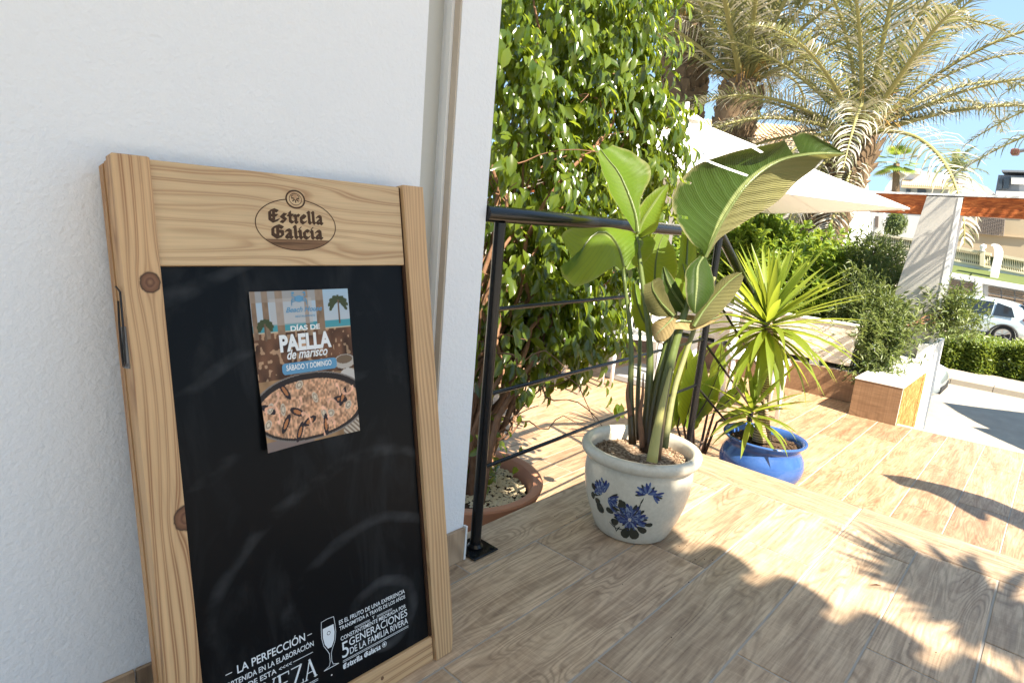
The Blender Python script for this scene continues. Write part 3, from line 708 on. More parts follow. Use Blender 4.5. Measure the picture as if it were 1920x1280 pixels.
# white pot with flowers, on the upper terrace
WC = (1.748, .935, .0)
wp = empty('flower_painted_pot', WC, 'cream ceramic pot painted with blue chrysanthemums at the terrace edge', 'plant pot')
prof = [(.0, .002), (.118, .002), (.124, .008), (.134, .03), (.150, .07), (.1655, .12), (.174, .165), (.1765, .205), (.1745, .235), (.170, .252), (.172, .257), (.188, .262), (.1945, .272), (.196, .284), (.192, .294), (.182, .299), (.170, .297), (.163, .288), (.160, .270), (.158, .235)]
bd = MB().lathe(prof, 72).build('body', m_cream, wp, True)
fl_ = flowers(prof[1:12]).build('flower_painting', m_cob, wp)
fl_.rotation_euler = (0, 0, math.atan2(-WC[1], -WC[0])-.05)
fl_['kind'] = 'stuff'
so = MB().lathe([(.0, .262), (.05, .265), (.12, .258), (.1585, .252)], 40).build('soil', m_soil, wp, True)
sg = pebbles(.152, 900, .259, .003, .007, 1); o = sg.build('soil_grit', [m_soil], wp); o['kind'] = 'stuff'
# blue pot
BC = (3.25, 1.03, LZ)
m_blue = Mat('cobalt_glazed_ceramic', .12, .6); _c = m_blue.coord(); m_blue.color(m_blue.mix(m_blue.ramp(m_blue.noise(_c, 9, 4, .6), [(.3, g3(0)), (.75, g3(1))]), (.024, .068, .24), (.05, .12, .32))); m_blue.bump(m_blue.noise(_c, 8, 3), .1, .005); m_blue = m_blue.m
bp_ = empty('blue_glazed_pot', BC, 'squat cobalt blue glazed pot just below the step', 'plant pot')
prof = [(0, .002), (.105, .002), (.118, .012), (.150, .045), (.185, .09), (.207, .135), (.213, .175), (.205, .215), (.188, .243), (.180, .257), (.182, .268), (.192, .282), (.205, .296), (.211, .302), (.209, .309), (.198, .309), (.186, .300), (.178, .285), (.174, .26)]
MB().lathe(prof, 72).build('body', m_blue, bp_, True)
MB().lathe([(0, .278), (.09, .275), (.176, .268)], 40).build('soil', m_dsoil, bp_, True)
o = pebbles(.165, 420, .277, .005, .013, 2).build('soil_clods', [m_dsoil], bp_); o['kind'] = 'stuff'
# terracotta pot below the railing
RZt = -.05; TC = (1.66, 1.66, LZ)
_M = Mat('terracotta', .7, .3); _c = _M.coord(); _M.color(_M.mix(_M.ramp(_M.noise(_c, 7, 5, .6), [(.3, g3(0)), (.75, g3(1))]), (.50, .235, .13), (.44, .21, .13))); _M.bump(_M.noise(_c, 50, 3), .1, .002); m_terra = _M.m
tp = empty('terracotta_pot', TC, 'large terracotta pot with pale gravel beside the porch pier', 'plant pot')
h = RZt-LZ
prof = [(0, .002), (.19, .002), (.20, .02), (.255, h-.085), (.275, h-.082), (.298, h-.070), (.318, h-.020), (.322, h-.008), (.318, h), (.300, h+.002), (.282, h-.004), (.268, h-.03), (.262, h-.10)]
MB().lathe(prof, 80).build('body', m_terra, tp, SM)
MB().lathe([(0, h-.055), (.15, h-.058), (.264, h-.066)], 40).build('soil', m_dsoil, tp, True)
o = pebbles(.25, 2300, lambda x, y: h-.050+.006*math.sin(30*x)*math.cos(25*y), .006, .012, 4, cond=lambda x, y: x > -.10).build('gravel', [Mat("cream_gravel", .9, .2, (.60, .50, .33)).m], tp); o['kind'] = 'stuff'
o = pebbles(.25, 500, h-.050, .006, .014, 5, cond=lambda x, y: x < -.04 or x*x+y*y > .053).build('gravel', [m_dsoil], tp); o['kind'] = 'stuff'

# ================================================================== LEAF MATERIALS
def leaf_mat(name, c0, c1, trans, tcol, rough=.35, veins=None, spec=.5, uvv=True, rib=0):
    M = Mat(name, rough, spec); r_ = M.N('Attribute', attribute_name='rnd').outputs['Fac']
    col = M.mix(r_, c0, c1)
    tc = M.mix(r_, tcol, tuple(k*.75 for k in tcol))
    if veins:
        uv = M.N('UVMap').outputs[0]; sx = M.N('SeparateXYZ', {0: uv}); U, V = sx.outputs[0], sx.outputs[1]
        au = M.math('ABSOLUTE', U)
        V = M.math('ADD', V, M.math('MULTIPLY', M.math('SUBTRACT', M.noise(M.coord(), 11, 3, .5), .5), .035))
        wv = M.math('SINE', M.math('MULTIPLY', M.math('SUBTRACT', V, M.math('MULTIPLY', au, .16)), veins))
        ln = M.ramp(wv, [(.0, g3(0)), (.80, g3(0)), (1, g3(1))])
        fine = M.math('SINE', M.math('MULTIPLY', M.math('SUBTRACT', V, M.math('MULTIPLY', au, .16)), veins*5.3))
        mid = M.ramp(au, [(0, g3(1)), (.05, g3(1)), (.08, g3(0))])
        k_ = M.math('MULTIPLY', ln, .35)
        lt_ = tuple(min(1, q*1.9+.02) for q in c0)
        blot = M.ramp(M.noise(M.coord(), 9, 4, .6), [(.4, g3(0)), (.8, g3(1))])
        col = M.mix(M.math('MULTIPLY', blot, .35), col, tuple(q*1.5 for q in c0))
        col = M.mix(k_, col, lt_); col = M.mix(M.math('MULTIPLY', mid, .7), col, (.28, .32, .13))
        edge_ = M.ramp(M.math('ADD', au, M.math('MULTIPLY', M.math('SUBTRACT', M.noise(M.coord(), 30, 3), .5), .25)), [(.90, g3(0)), (1, g3(1))]); col = M.mix(M.math('MULTIPLY', edge_, .5), col, (.30, .26, .14))
        tc = M.mix(M.math('MULTIPLY', ln, .6), tc, tuple(q*.45 for q in tcol)); tc = M.mix(M.math('MULTIPLY', blot, .5), tc, tuple(q*.55 for q in tcol)); tc = M.mix(mid, tc, tuple(q*.5 for q in tcol))
        M.bump(M.math('ADD', M.math('MULTIPLY', wv, .7), M.math('MULTIPLY', fine, .35)), .45+rib, .0022+rib*.004)
    M.color(col); M.translucent(tc, trans); return M.m
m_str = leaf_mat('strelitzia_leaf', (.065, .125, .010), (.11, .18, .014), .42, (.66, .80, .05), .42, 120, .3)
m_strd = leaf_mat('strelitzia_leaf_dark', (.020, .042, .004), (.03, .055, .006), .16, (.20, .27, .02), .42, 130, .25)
m_strt = leaf_mat('strelitzia_leaf_underside', (.17, .165, .055), (.19, .18, .065), .32, (.40, .38, .10), .55, 95, rib=.5)
m_dry = leaf_mat('dry_leaf', (.30, .23, .10), (.26, .19, .08), .3, (.50, .36, .12), .6, 60, rib=.3)
m_yuc = leaf_mat('yucca_leaf', (.12, .18, .02), (.19, .25, .035), .45, (.55, .62, .06), .4, spec=.35)
m_fic = leaf_mat('ficus_leaf', (.030, .058, .007), (.105, .145, .014), .36, (.46, .56, .04), .2, spec=.7)
m_schef = leaf_mat('shrub_leaf_lime', (.10, .17, .025), (.16, .24, .035), .38, (.50, .62, .07), .35)
m_ole = leaf_mat('shrub_leaf_dark', (.055, .095, .030), (.17, .20, .065), .28, (.34, .42, .10), .4)
m_hedge = leaf_mat('hedge_leaf', (.08, .13, .02), (.16, .21, .035), .3, (.42, .5, .06), .4)
m_palmg = leaf_mat('palm_leaflet_green', (.085, .11, .045), (.17, .17, .08), .25, (.34, .34, .10), .4)
m_palmd = leaf_mat('palm_leaflet_pale', (.60, .57, .48), (.30, .26, .18), .25, (.40, .34, .18), .5)
m_palmgold = leaf_mat('palm_stalk_gold', (.34, .32, .11), (.28, .24, .09), .1, (.4, .3, .1), .5)
m_stemg = Mat('petiole_green', .35, .4); _c = m_stemg.coord(); m_stemg.color(m_stemg.mix(m_stemg.ramp(m_stemg.N('SeparateXYZ', {0: _c}).outputs[2], [(.32, g3(1)), (.62, g3(0))]), (.09, .12, .03), (.075, .035, .018))); m_stemg.bump(m_stemg.noise(m_stemg.mapv(_c, (300, 300, 6)), 1, 3), .4, .002); m_stemg = m_stemg.m
m_bark = Mat('brown_stem', .85, .2); _c = m_bark.coord(); m_bark.color(m_bark.mix(m_bark.noise(_c, 40, 4), (.10, .045, .025), (.26, .15, .09))); m_bark = m_bark.m
m_caneb = Mat('pale_ringed_cane', .9, .2); _c = m_caneb.coord(); m_caneb.color(m_caneb.mix(m_caneb.ramp(m_caneb.N('TexWave', {'Vector': _c, 'Scale': 26., 'Distortion': 3., 'Detail': 2.}, wave_type='BANDS', bands_direction='Z').outputs[1], [(.2, g3(0)), (.8, g3(1))]), (.13, .08, .05), (.42, .33, .22))); m_caneb.bump(m_caneb.noise(_c, 60, 3), .6, .004); m_caneb = m_caneb.m

def set_rnd(me, vals):
    a = me.attributes.new('rnd', 'FLOAT', 'POINT'); a.data.foreach_set('value', np.asarray(vals, 'f').ravel())
def np_mesh(name, V, Fq, mats, rnd=None, uv=None, mi=None, smooth=True):
    V = np.asarray(V, 'f'); Fq = np.asarray(Fq, 'i'); k = Fq.shape[1]
    me = bpy.data.meshes.new(name); me.vertices.add(len(V)); me.vertices.foreach_set('co', V.ravel())
    me.loops.add(Fq.size); me.loops.foreach_set('vertex_index', Fq.ravel())
    me.polygons.add(len(Fq)); me.polygons.foreach_set('loop_start', np.arange(len(Fq), dtype='i')*k)
    for m in (mats if isinstance(mats, (list, tuple)) else [mats]): me.materials.append(m)
    if mi is not None: me.polygons.foreach_set('material_index', np.asarray(mi, 'i'))
    if smooth: me.polygons.foreach_set('use_smooth', np.ones(len(Fq), bool))
    if rnd is not None: set_rnd(me, rnd)
    if uv is not None:
        l = me.uv_layers.new(name='UVMap'); l.data.foreach_set('uv', np.asarray(uv, 'f')[Fq.ravel()].ravel())
    me.update(calc_edges=True); me.validate(); return me

def catmull(P, n):
    P = np.array(P, float); P = np.vstack([2*P[0]-P[1], P, 2*P[-1]-P[-2]]); out = []; m = len(P)-3
    for t in np.linspace(0, m-1e-9, n):
        i = int(t); u = t-i; p0, p1, p2, p3 = P[i:i+4]
        out.append(.5*((2*p1)+(-p0+p2)*u+(2*p0-5*p1+4*p2-p3)*u*u+(-p0+3*p1-3*p2+p3)*u**3))
    return np.array(out)
def blade(name, rows, mat, root, n=36, m=7, bulge=.06, ruf=.0, tears=(), seed=0, mats2=None):
    """leaf from stations: (midrib xyz, left edge xyz, right edge xyz) each (px,py,depth)"""
    st_ = np.array([[at(*p) for p in row] for row in rows]).reshape(len(rows), 9)
    Q = catmull(st_, n).reshape(n, 3, 3); r = np.random.default_rng(seed)
    nrm = np.zeros((n, 3))
    for i in range(n):
        t = Q[min(i+1, n-1), 0]-Q[max(i-1, 0), 0]; s2 = Q[i, 2]-Q[i, 1]; c = np.cross(t, s2); nrm[i] = c/(np.linalg.norm(c)+1e-9)
    V = []; UV = []; ph = r.uniform(0, 6.28)
    for i in range(n):
        v = i/(n-1)
        for side, e in ((-1, 1), (1, 2)):
            for j in range(m+1):
                u = j/m
                p = Q[i, 0]*(1-u)+Q[i, e]*u; wd = np.linalg.norm(Q[i, e]-Q[i, 0])
                p = p+nrm[i]*(bulge*wd*math.sin(u*math.pi*.9)*1.6) + nrm[i]*ruf*wd*u*u*math.sin(v*31+ph+side)
                jag = 1+r.normal(0, .01)
                V.append(p); UV.append((side*u, v))
    V = np.array(V); w2 = 2*(m+1); Fq = []
    for i in range(n-1):
        for h in (0, 1):
            for j in range(m):
                if any(a <= i < c and h == hh and j >= jj for (hh, a, c, jj) in tears): continue
                a = i*w2+h*(m+1)+j; Fq.append((a, a+1, a+w2+1, a+w2) if h else (a+1, a, a+w2, a+w2+1))
    me = np_mesh(name, V, Fq, mat, np.full(len(V), r.random()), UV)
    if mats2:
        me.materials.append(mats2); nf = len(me.polygons); mi = [1 if UV[me.polygons[i].vertices[0]][0]+UV[me.polygons[i].vertices[2]][0] > 0 else 0 for i in range(nf)]; me.polygons.foreach_set('material_index', mi)
    o = link(name, me); rel(root, o)
    b = MB(); k = max(2, n//3); rr = np.linspace(.0055, .0012, k); b.tube([Q[int(i*(n-1)/(k-1)), 0]-nrm[int(i*(n-1)/(k-1))]*.002 for i in range(k)], rr, 6); mr = b.build('midrib', m_stemg); mr.parent = o
    return o
def petiole(root, pts, r0, r1, mat=None, name='petiole'):
    P = catmull([at(*p) for p in pts], 14); b = MB(); b.tube(P, np.linspace(r0, r1, 14), 10); return rel(root, b.build(name, mat or m_stemg, None, True))

# ---- strelitzia in the white pot
sp_ = empty('bird_of_paradise_plant', (WC[0], WC[1], .26), 'bird of paradise plant with broad torn leaves in the flower painted pot', 'plant')
D = 1.97
petiole(sp_, [(1186, 832, 1.93), (1182, 740, 1.93), (1183, 640, 1.93), (1168, 500, 1.93)], .0125, .0050)
petiole(sp_, [(1196, 825, 1.99), (1196, 740, 2.0), (1200, 640, 2.02), (1196, 520, 2.05)], .009, .0045)
petiole(sp_, [(1208, 845, 1.93), (1216, 740, 1.94), (1218, 640, 1.95), (1201, 500, 1.96), (1194, 440, 1.96)], .016, .0045)
petiole(sp_, [(1226, 862, 1.88), (1240, 760, 1.90), (1262, 660, 1.92), (1292, 560, 1.93), (1318, 490, 1.93)], .021, .0060)
petiole(sp_, [(1215, 850, 1.92), (1225, 760, 1.94), (1243, 680, 1.95), (1262, 600, 1.96), (1270, 560, 1.97)], .022, .006)
petiole(sp_, [(1246, 840, 1.97), (1262, 740, 1.99), (1290, 650, 2.01), (1322, 560, 2.02), (1340, 520, 2.03)], .011, .005, m_dry)
petiole(sp_, [(1205, 838, 1.90), (1200, 780, 1.90), (1205, 740, 1.90), (1206, 700, 1.91)], .010, .002, m_bark, 'sheath')
petiole(sp_, [(1222, 866, 1.855), (1233, 800, 1.865), (1246, 740, 1.88), (1258, 690, 1.90)], .017, .004, Mat('pale_sheath', .6, .3, (.36, .34, .12)).m, 'sheath')
petiole(sp_, [(1182, 780, 1.915), (1176, 740, 1.91), (1178, 715, 1.91)], .008, .002, m_bark, 'sheath')
E1 = 1e-3
# big leaf A, left part dark and torn, right half showing the ribbed underside
blade('leaf', [((1322, 482, 1.93), (1316, 470, 1.92), (1326, 484, 1.93)), ((1340, 440, 1.92), (1290, 445, 1.84), (1348, 450, 1.95)), ((1362, 400, 1.92), (1262, 372, 1.80), (1385, 424, 1.99)), ((1395, 352, 1.92), (1300, 318, 1.80), (1440, 392, 2.03)),
               ((1432, 318, 1.93), (1360, 290, 1.82), (1490, 350, 2.06)), ((1470, 298, 1.95), (1440, 273, 1.85), (1525, 318, 2.06)), ((1505, 291, 1.97), (1490, 256, 1.90), (1548, 300, 2.05)), ((1540, 288, 1.99), (1518, 251, 1.94), (1562, 296, 2.04)), ((1583, 288, 2.02), (1578, 284, 2.01), (1585, 291, 2.03))],
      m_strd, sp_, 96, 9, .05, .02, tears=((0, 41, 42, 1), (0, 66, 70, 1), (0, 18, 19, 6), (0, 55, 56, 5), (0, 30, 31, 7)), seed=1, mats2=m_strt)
# leaf B upright lime
blade('leaf', [((1196, 436, 1.97), (1190, 434, 1.97), (1200, 434, 1.97)), ((1190, 400, 1.98), (1172, 404, 1.95), (1204, 372, 2.05)), ((1176, 360, 1.99), (1150, 368, 1.95), (1213, 352, 2.08)), ((1160, 325, 2.0), (1134, 330, 1.96), (1224, 318, 2.09)), ((1140, 300, 2.01), (1124, 300, 1.98), (1196, 288, 2.07)), ((1126, 281, 2.02), (1122, 279, 2.02), (1150, 270, 2.05))], m_str, sp_, 30, 7, .10, .02, seed=2)
# leaf C, small V behind
blade('leaf', [((1196, 440, 1.99), (1192, 436, 1.99), (1200, 446, 1.98)), ((1208, 410, 2.0), (1194, 402, 2.03), (1228, 432, 1.95)), ((1224, 385, 2.02), (1205, 378, 2.06), (1236, 410, 1.96)), ((1240, 362, 2.04), (1228, 356, 2.06), (1246, 378, 2.0)), ((1252, 347, 2.05), (1250, 346, 2.05), (1253, 350, 2.05))], m_str, sp_, 24, 6, .08, .02, seed=3)
# leaf D, hanging to the left, two folds
blade('leaf', [((1168, 500, 1.92), (1164, 508, 1.90), (1176, 498, 1.93)), ((1160, 470, 1.90), (1150, 500, 1.84), (1205, 455, 1.98)), ((1146, 444, 1.88), (1118, 522, 1.80), (1186, 436, 1.99)), ((1126, 434, 1.86), (1080, 537, 1.79), (1150, 428, 1.94)), ((1104, 450, 1.84), (1056, 520, 1.80), (1090, 428, 1.90)), ((1088, 480, 1.82), (1052, 500, 1.81), (1062, 432, 1.86)), ((1082, 504, 1.81), (1062, 520, 1.80), (1053, 446, 1.84))], m_str, sp_, 36, 8, -.03, .02, seed=4)
blade('leaf', [((1172, 505, 1.94), (1166, 500, 1.93), (1180, 506, 1.95)), ((1180, 490, 1.95), (1164, 470, 1.92), (1204, 496, 1.98)), ((1188, 470, 1.97), (1168, 448, 1.93), (1222, 478, 2.01)), ((1196, 452, 1.98), (1180, 440, 1.95), (1231, 456, 2.02)), ((1212, 442, 2.0), (1206, 438, 1.99), (1224, 444, 2.01))], m_str, sp_, 22, 6, .12, .02, seed=5)
# bright leaves behind
blade('leaf', [((1232, 590, 2.10), (1222, 590, 2.10), (1240, 588, 2.10)), ((1228, 545, 2.11), (1204, 545, 2.09), (1258, 548, 2.12)), ((1228, 500, 2.12), (1204, 505, 2.10), (1270, 515, 2.14)), ((1234, 465, 2.13), (1212, 470, 2.12), (1268, 478, 2.14)), ((1244, 440, 2.14), (1232, 437, 2.14), (1252, 446, 2.15))], m_str, sp_, 24, 6, .05, .03, seed=6)
blade('leaf', [((1290, 560, 2.06), (1282, 558, 2.06), (1296, 560, 2.06)), ((1286, 510, 2.07), (1272, 512, 2.05), (1304, 508, 2.09)), ((1288, 460, 2.08), (1276, 462, 2.06), (1306, 460, 2.10)), ((1290, 425, 2.09), (1280, 424, 2.08), (1300, 424, 2.10)), ((1292, 395, 2.1), (1290, 394, 2.1), (1295, 395, 2.1))], m_str, sp_, 22, 5, .06, .02, seed=7)
blade('leaf', [((1312, 590, 1.99), (1306, 590, 1.99), (1318, 588, 1.99)), ((1296, 550, 2.0), (1270, 560, 1.98), (1320, 548, 2.03)), ((1286, 520, 2.01), (1262, 535, 1.99), (1300, 512, 2.03)), ((1280, 495, 2.02), (1278, 496, 2.02), (1284, 492, 2.02))], m_str, sp_, 16, 5, .06, .02, seed=17)
# G: drooping dark leaf
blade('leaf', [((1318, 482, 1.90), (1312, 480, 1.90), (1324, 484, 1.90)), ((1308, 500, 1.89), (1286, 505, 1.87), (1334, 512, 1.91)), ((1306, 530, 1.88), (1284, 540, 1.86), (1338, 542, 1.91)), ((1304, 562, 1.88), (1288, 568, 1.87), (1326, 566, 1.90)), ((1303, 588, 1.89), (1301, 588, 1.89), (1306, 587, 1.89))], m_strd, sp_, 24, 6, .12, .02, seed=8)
# H: ribbed underside blade pointing up right
blade('leaf', [((1300, 612, 1.91), (1297, 608, 1.91), (1305, 614, 1.91)), ((1318, 582, 1.92), (1312, 574, 1.91), (1342, 594, 1.94)), ((1342, 553, 1.93), (1334, 544, 1.92), (1368, 568, 1.95)), ((1366, 528, 1.94), (1358, 520, 1.93), (1388, 540, 1.96)), ((1390, 511, 1.96), (1382, 510, 1.95), (1395, 518, 1.97))], m_strt, sp_, 28, 6, .08, .02, seed=9)
# I: drying leaf lying across
blade('leaf', [((1240, 612, 1.90), (1238, 604, 1.91), (1238, 620, 1.89)), ((1272, 602, 1.91), (1274, 590, 1.93), (1268, 616, 1.89)), ((1308, 604, 1.93), (1312, 592, 1.95), (1300, 618, 1.91)), ((1340, 597, 1.95), (1342, 590, 1.96), (1334, 606, 1.94)), ((1362, 588, 1.97), (1362, 587, 1.97), (1361, 590, 1.97))], m_dry, sp_, 24, 5, .10, .04, seed=10)
blade('leaf', [((1262, 596, 1.90), (1258, 592, 1.90), (1268, 598, 1.90)), ((1246, 612, 1.89), (1234, 600, 1.91), (1262, 624, 1.88)), ((1232, 626, 1.88), (1222, 612, 1.90), (1246, 640, 1.87)), ((1228, 638, 1.88), (1226, 636, 1.88), (1232, 642, 1.88))], m_dry, sp_, 18, 5, .12, .03, seed=11)
# J, K: curled grey-green and dark leaf
blade('leaf', [((1262, 592, 1.90), (1256, 594, 1.90), (1268, 590, 1.90)), ((1240, 570, 1.89), (1224, 590, 1.87), (1250, 548, 1.91)), ((1224, 545, 1.88), (1210, 565, 1.86), (1244, 526, 1.91)), ((1222, 528, 1.88), (1208, 535, 1.86), (1236, 520, 1.90))], m_strt, sp_, 22, 6, .12, .04, seed=12)
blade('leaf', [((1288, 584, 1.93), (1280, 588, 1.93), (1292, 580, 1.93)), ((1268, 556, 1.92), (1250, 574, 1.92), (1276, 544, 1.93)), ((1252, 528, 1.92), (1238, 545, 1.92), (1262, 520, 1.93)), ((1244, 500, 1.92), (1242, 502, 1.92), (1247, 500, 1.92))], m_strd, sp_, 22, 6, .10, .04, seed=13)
blade('leaf', [((1228, 628, 1.98), (1222, 630, 1.98), (1234, 626, 1.98)), ((1206, 600, 1.98), (1192, 610, 1.97), (1218, 592, 1.99)), ((1192, 560, 1.99), (1184, 566, 1.98), (1204, 556, 2.0)), ((1190, 530, 2.0), (1186, 530, 2.0), (1196, 530, 2.0))], m_str, sp_, 20, 5, .10, .03, seed=14)

# ---- second strelitzia behind the railing post, on the lower terrace
s2_ = empty('bird_of_paradise_plant', (3.35, 1.75, LZ), 'lime green broad leaved plant standing behind the railing corner post', 'plant')
for i, (bx, by, tx, ty, wdt, dd) in enumerate(((1282, 800, 1312, 655, 26, 3.5), (1300, 790, 1345, 700, 20, 3.45), (1270, 800, 1288, 640, 24, 3.7), (1340, 770, 1400, 715, 13, 3.5), (1330, 760, 1352, 640, 15, 3.75), (1290, 815, 1310, 740, 14, 3.4), (1345, 790, 1420, 760, 10, 3.5), (1255, 810, 1262, 700, 16, 3.6))):
    dx, dy = tx-bx, ty-by; l = math.hypot(dx, dy); nx, ny = -dy/l*wdt, dx/l*wdt; rows = []
    for t, k in ((0, .08), (.2, .75), (.45, 1), (.75, .75), (1, .03)):
        mx, my, d0 = bx+dx*t+5*math.sin(t*3), by+dy*t, dd+.10*math.sin(t*2.5)
        rows.append(((mx, my, d0), (mx-nx*k, my-ny*k, d0-.05*k), (mx+nx*k, my+ny*k, d0+.08*k)))
    blade('leaf', rows, m_str, s2_, 20, 5, .08, .04, seed=20+i)
    petiole(s2_, [(1300, 905, 3.55), (bx*.5+1300*.5, by*.5+452, dd), (bx, by, dd)], .012, .006)
# ---- slim twiggy weeds beside it
# ---- yucca in the blue pot
def strap(b_lists, base, d, L_, wd, droop, rnd, seg=6, fold=.25):
    """one sword leaf appended to (V, F, R, UV)"""
    V, F, R_, _ = b_lists; d = d/np.linalg.norm(d); side = np.cross(d, (0, 0, 1.)); side /= np.linalg.norm(side)+1e-9
    p = base.copy(); n0 = len(V); dirn = d.copy(); ax = side
    for i in range(seg+1):
        t = i/seg; k = [.55, .85, 1, .95, .75, .42, .03][i] if seg == 6 else (1-t)**.6*.95+.05
        up = np.cross(ax, dirn); up /= np.linalg.norm(up)+1e-9
        V.append(p-ax*wd*k+up*wd*k*fold); V.append(p.copy()); V.append(p+ax*wd*k+up*wd*k*fold); R_ += [rnd]*3
        if i < seg:
            p = p+dirn*L_/seg; dirn = dirn+np.array([0, 0, -droop*(.4+t)]); dirn /= np.linalg.norm(dirn)
    for i in range(seg):
        a = n0+i*3; F.append((a, a+1, a+4, a+3)); F.append((a+1, a+2, a+5, a+4))
YB = np.array([BC[0], BC[1]+.0, LZ+.27])
yu = empty('yucca_plant', tuple(YB), 'yucca with a big and a small rosette of lime sword leaves in the blue pot', 'plant')
r = np.random.default_rng(5)
c1 = at(1442, 592, 3.19); c2 = at(1412, 756, 3.18); base = at(1425, 818, 3.21)
b = MB(); P = catmull([base-(0, 0, .03), at(1430, 780, 3.21), at(1434, 740, 3.21), at(1440, 660, 3.20), c1+(0, 0, -.02)], 18); b.tube(P, [.034+.003*math.sin(i*2.3) for i in range(4)]+[.026]*3+[.022]*11, 14); rel(yu, b.build('trunk', m_caneb, None, True))
b = MB(); b.tube([base+(.03, -.04, -.02), at(1437, 775, 3.17), at(1434, 750, 3.18)], [.014, .012, .009], 8); rel(yu, b.build('trunk', m_caneb, None, True))
b = MB(); b.tube([at(1432, 762, 3.21), at(1420, 758, 3.19), c2], [.016, .014, .012], 8); rel(yu, b.build('branch', m_caneb, None, True))
def rosette(c, n, L0, wd, emin, emax, name):
    for i in range(n):
        t = i/(n-1); el_ = emin+(emax-emin)*t**.8+r.normal(0, .1); az = i*2.39996+r.normal(0, .15)
        d = np.array([math.cos(az)*math.cos(el_), math.sin(az)*math.cos(el_), math.sin(el_)])
        L_ = L0*(.85+.25*math.sin(math.pi*t))*r.uniform(.85, 1.08)*(.62 if t > .93 else 1); lists = ([], [], [], [])
        strap(lists, c+d*.02-np.array([0, 0, .10*(1-t)]), d, L_, wd*r.uniform(.8, 1.1), (.16 if el_ < .25 else .05)*r.uniform(.4, 1.5)*(1.7 if t < .3 else 1), r.random(), 6, .35)
        o = link(name, np_mesh(name, lists[0], lists[1], m_yuc, lists[2])); rel(yu, o)
rosette(c1, 130, .42, .0195, -1.05, 1.45, 'leaf')
rosette(c2, 40, .27, .0165, -.7, 1.4, 'leaf')

# ================================================================== SHRUBS made of single leaves
LEAF_V = np.array([[0, 0, 0], [-.5, .35, .10], [0, .33, -.02], [.5, .35, .10], [-.42, .7, .06], [0, .68, -.06], [.42, .7, .06], [0, 1, -.16]])
LEAF_F = np.array([[0, 2, 1, 1], [0, 3, 2, 2], [1, 2, 5, 4], [2, 3, 6, 5], [4, 5, 7, 7], [5, 6, 7, 7]])
def leaves(pos, fwd, nor, L_, W_, rnd, name, mat):
    """one small folded leaf per position; fwd = leaf direction, nor = upper side"""
    fwd = fwd/np.linalg.norm(fwd, axis=1, keepdims=True); sd2 = np.cross(fwd, nor); sd2 /= np.linalg.norm(sd2, axis=1, keepdims=True)+1e-9; up = np.cross(sd2, fwd)
    V = pos[:, None]+sd2[:, None]*(LEAF_V[None, :, :1]*W_[:, None, None])+fwd[:, None]*(LEAF_V[None, :, 1:2]*L_[:, None, None])+up[:, None]*(LEAF_V[None, :, 2:]*L_[:, None, None])
    n = len(pos); tris = []
    F0 = [(0, 2, 1), (0, 3, 2), (1, 2, 5), (1, 5, 4), (2, 3, 6), (2, 6, 5), (4, 5, 7), (5, 6, 7)]
    Fq = (np.array(F0)[None]+np.arange(n)[:, None, None]*8).reshape(-1, 3)
    return np_mesh(name, V.reshape(-1, 3), Fq, mat, np.repeat(rnd, 8))
def shell(lobes, n, r, inner=.5, squash=1):
    """random points in the outer layer of a set of ellipsoid lobes, and outward directions"""
    w_ = np.array([l[1]**2 for l in lobes]); w_ = w_/w_.sum(); ch = r.choice(len(lobes), n, p=w_)
    d = r.normal(size=(n, 3)); d /= np.linalg.norm(d, axis=1, keepdims=True)
    rad = (inner+(1-inner)*r.random(n)**.6)*(1+.0*d[:, 0])
    C_ = np.array([l[0] for l in lobes])[ch]; R_ = np.array([l[1] for l in lobes])[ch]
    S_ = np.array([(l[2] if len(l) > 2 else 1) for l in lobes])[ch]
    bumpy = 1+.16*np.sin(d[:, 0]*7+C_[:, 0]*9)*np.cos(d[:, 2]*6+C_[:, 1]*7)
    o = d*(R_*rad*bumpy)[:, None]; o[:, 2] *= S_
    return C_+o, d
def twigs(root, starts, ends, r0, mat, seed, wig=.06, name='branch', n=9):
    r = np.random.default_rng(seed)
    for a, e in zip(starts, ends):
        a, e = np.array(a), np.array(e); l = np.linalg.norm(e-a)
        P = [a+(e-a)*t+r.normal(0, wig*l*math.sin(math.pi*t)*.6+1e-5, 3)+np.array([0, 0, .10*l*math.sin(math.pi*t)]) for t in np.linspace(0, 1, n)]
        b = MB(); b.tube(catmull(P, n*2), np.linspace(r0, r0*.25, n*2), 6, cap=False); rel(root, b.build(name, mat, None, True))

# ---- weeping fig in the terracotta pot, beside the porch pier
fg = empty('weeping_fig_shrub', (TC[0], TC[1], LZ+.2), 'tall glossy weeping fig with drooping leaves rising from the terracotta pot', 'shrub')
r = np.random.default_rng(21)
lob = [(at(930, 560, 2.55), .30, 1.1), (at(985, 470, 2.62), .30), (at(1030, 350, 2.72), .34), (at(960, 300, 2.6), .32), (at(930, 120, 2.55), .36), (at(1010, 150, 2.75), .36), (at(1080, 60, 2.85), .36), (at(1150, 60, 2.95), .26), (at(1120, 190, 2.9), .30),
       (at(1185, 200, 3.0), .24), (at(1225, 235, 3.05), .17), (at(1160, 300, 2.95), .26), (at(1215, 300, 3.02), .17), (at(1190, 385, 2.95), .15), (at(1100, 420, 2.85), .26), (at(1060, 520, 2.75), .24), (at(1110, 560, 2.8), .17, 1.2), (at(1010, 600, 2.7), .20), (at(1070, 640, 2.75), .13), (at(1165, 130, 3.0), .22), (at(1000, -80, 2.7), .45), (at(1150, -60, 2.95), .32), (at(1125, 655, 2.8), .09, 1.4), (at(1000, 560, 2.65), .26), (at(960, 640, 2.6), .18), (at(1050, 600, 2.7), .20)]
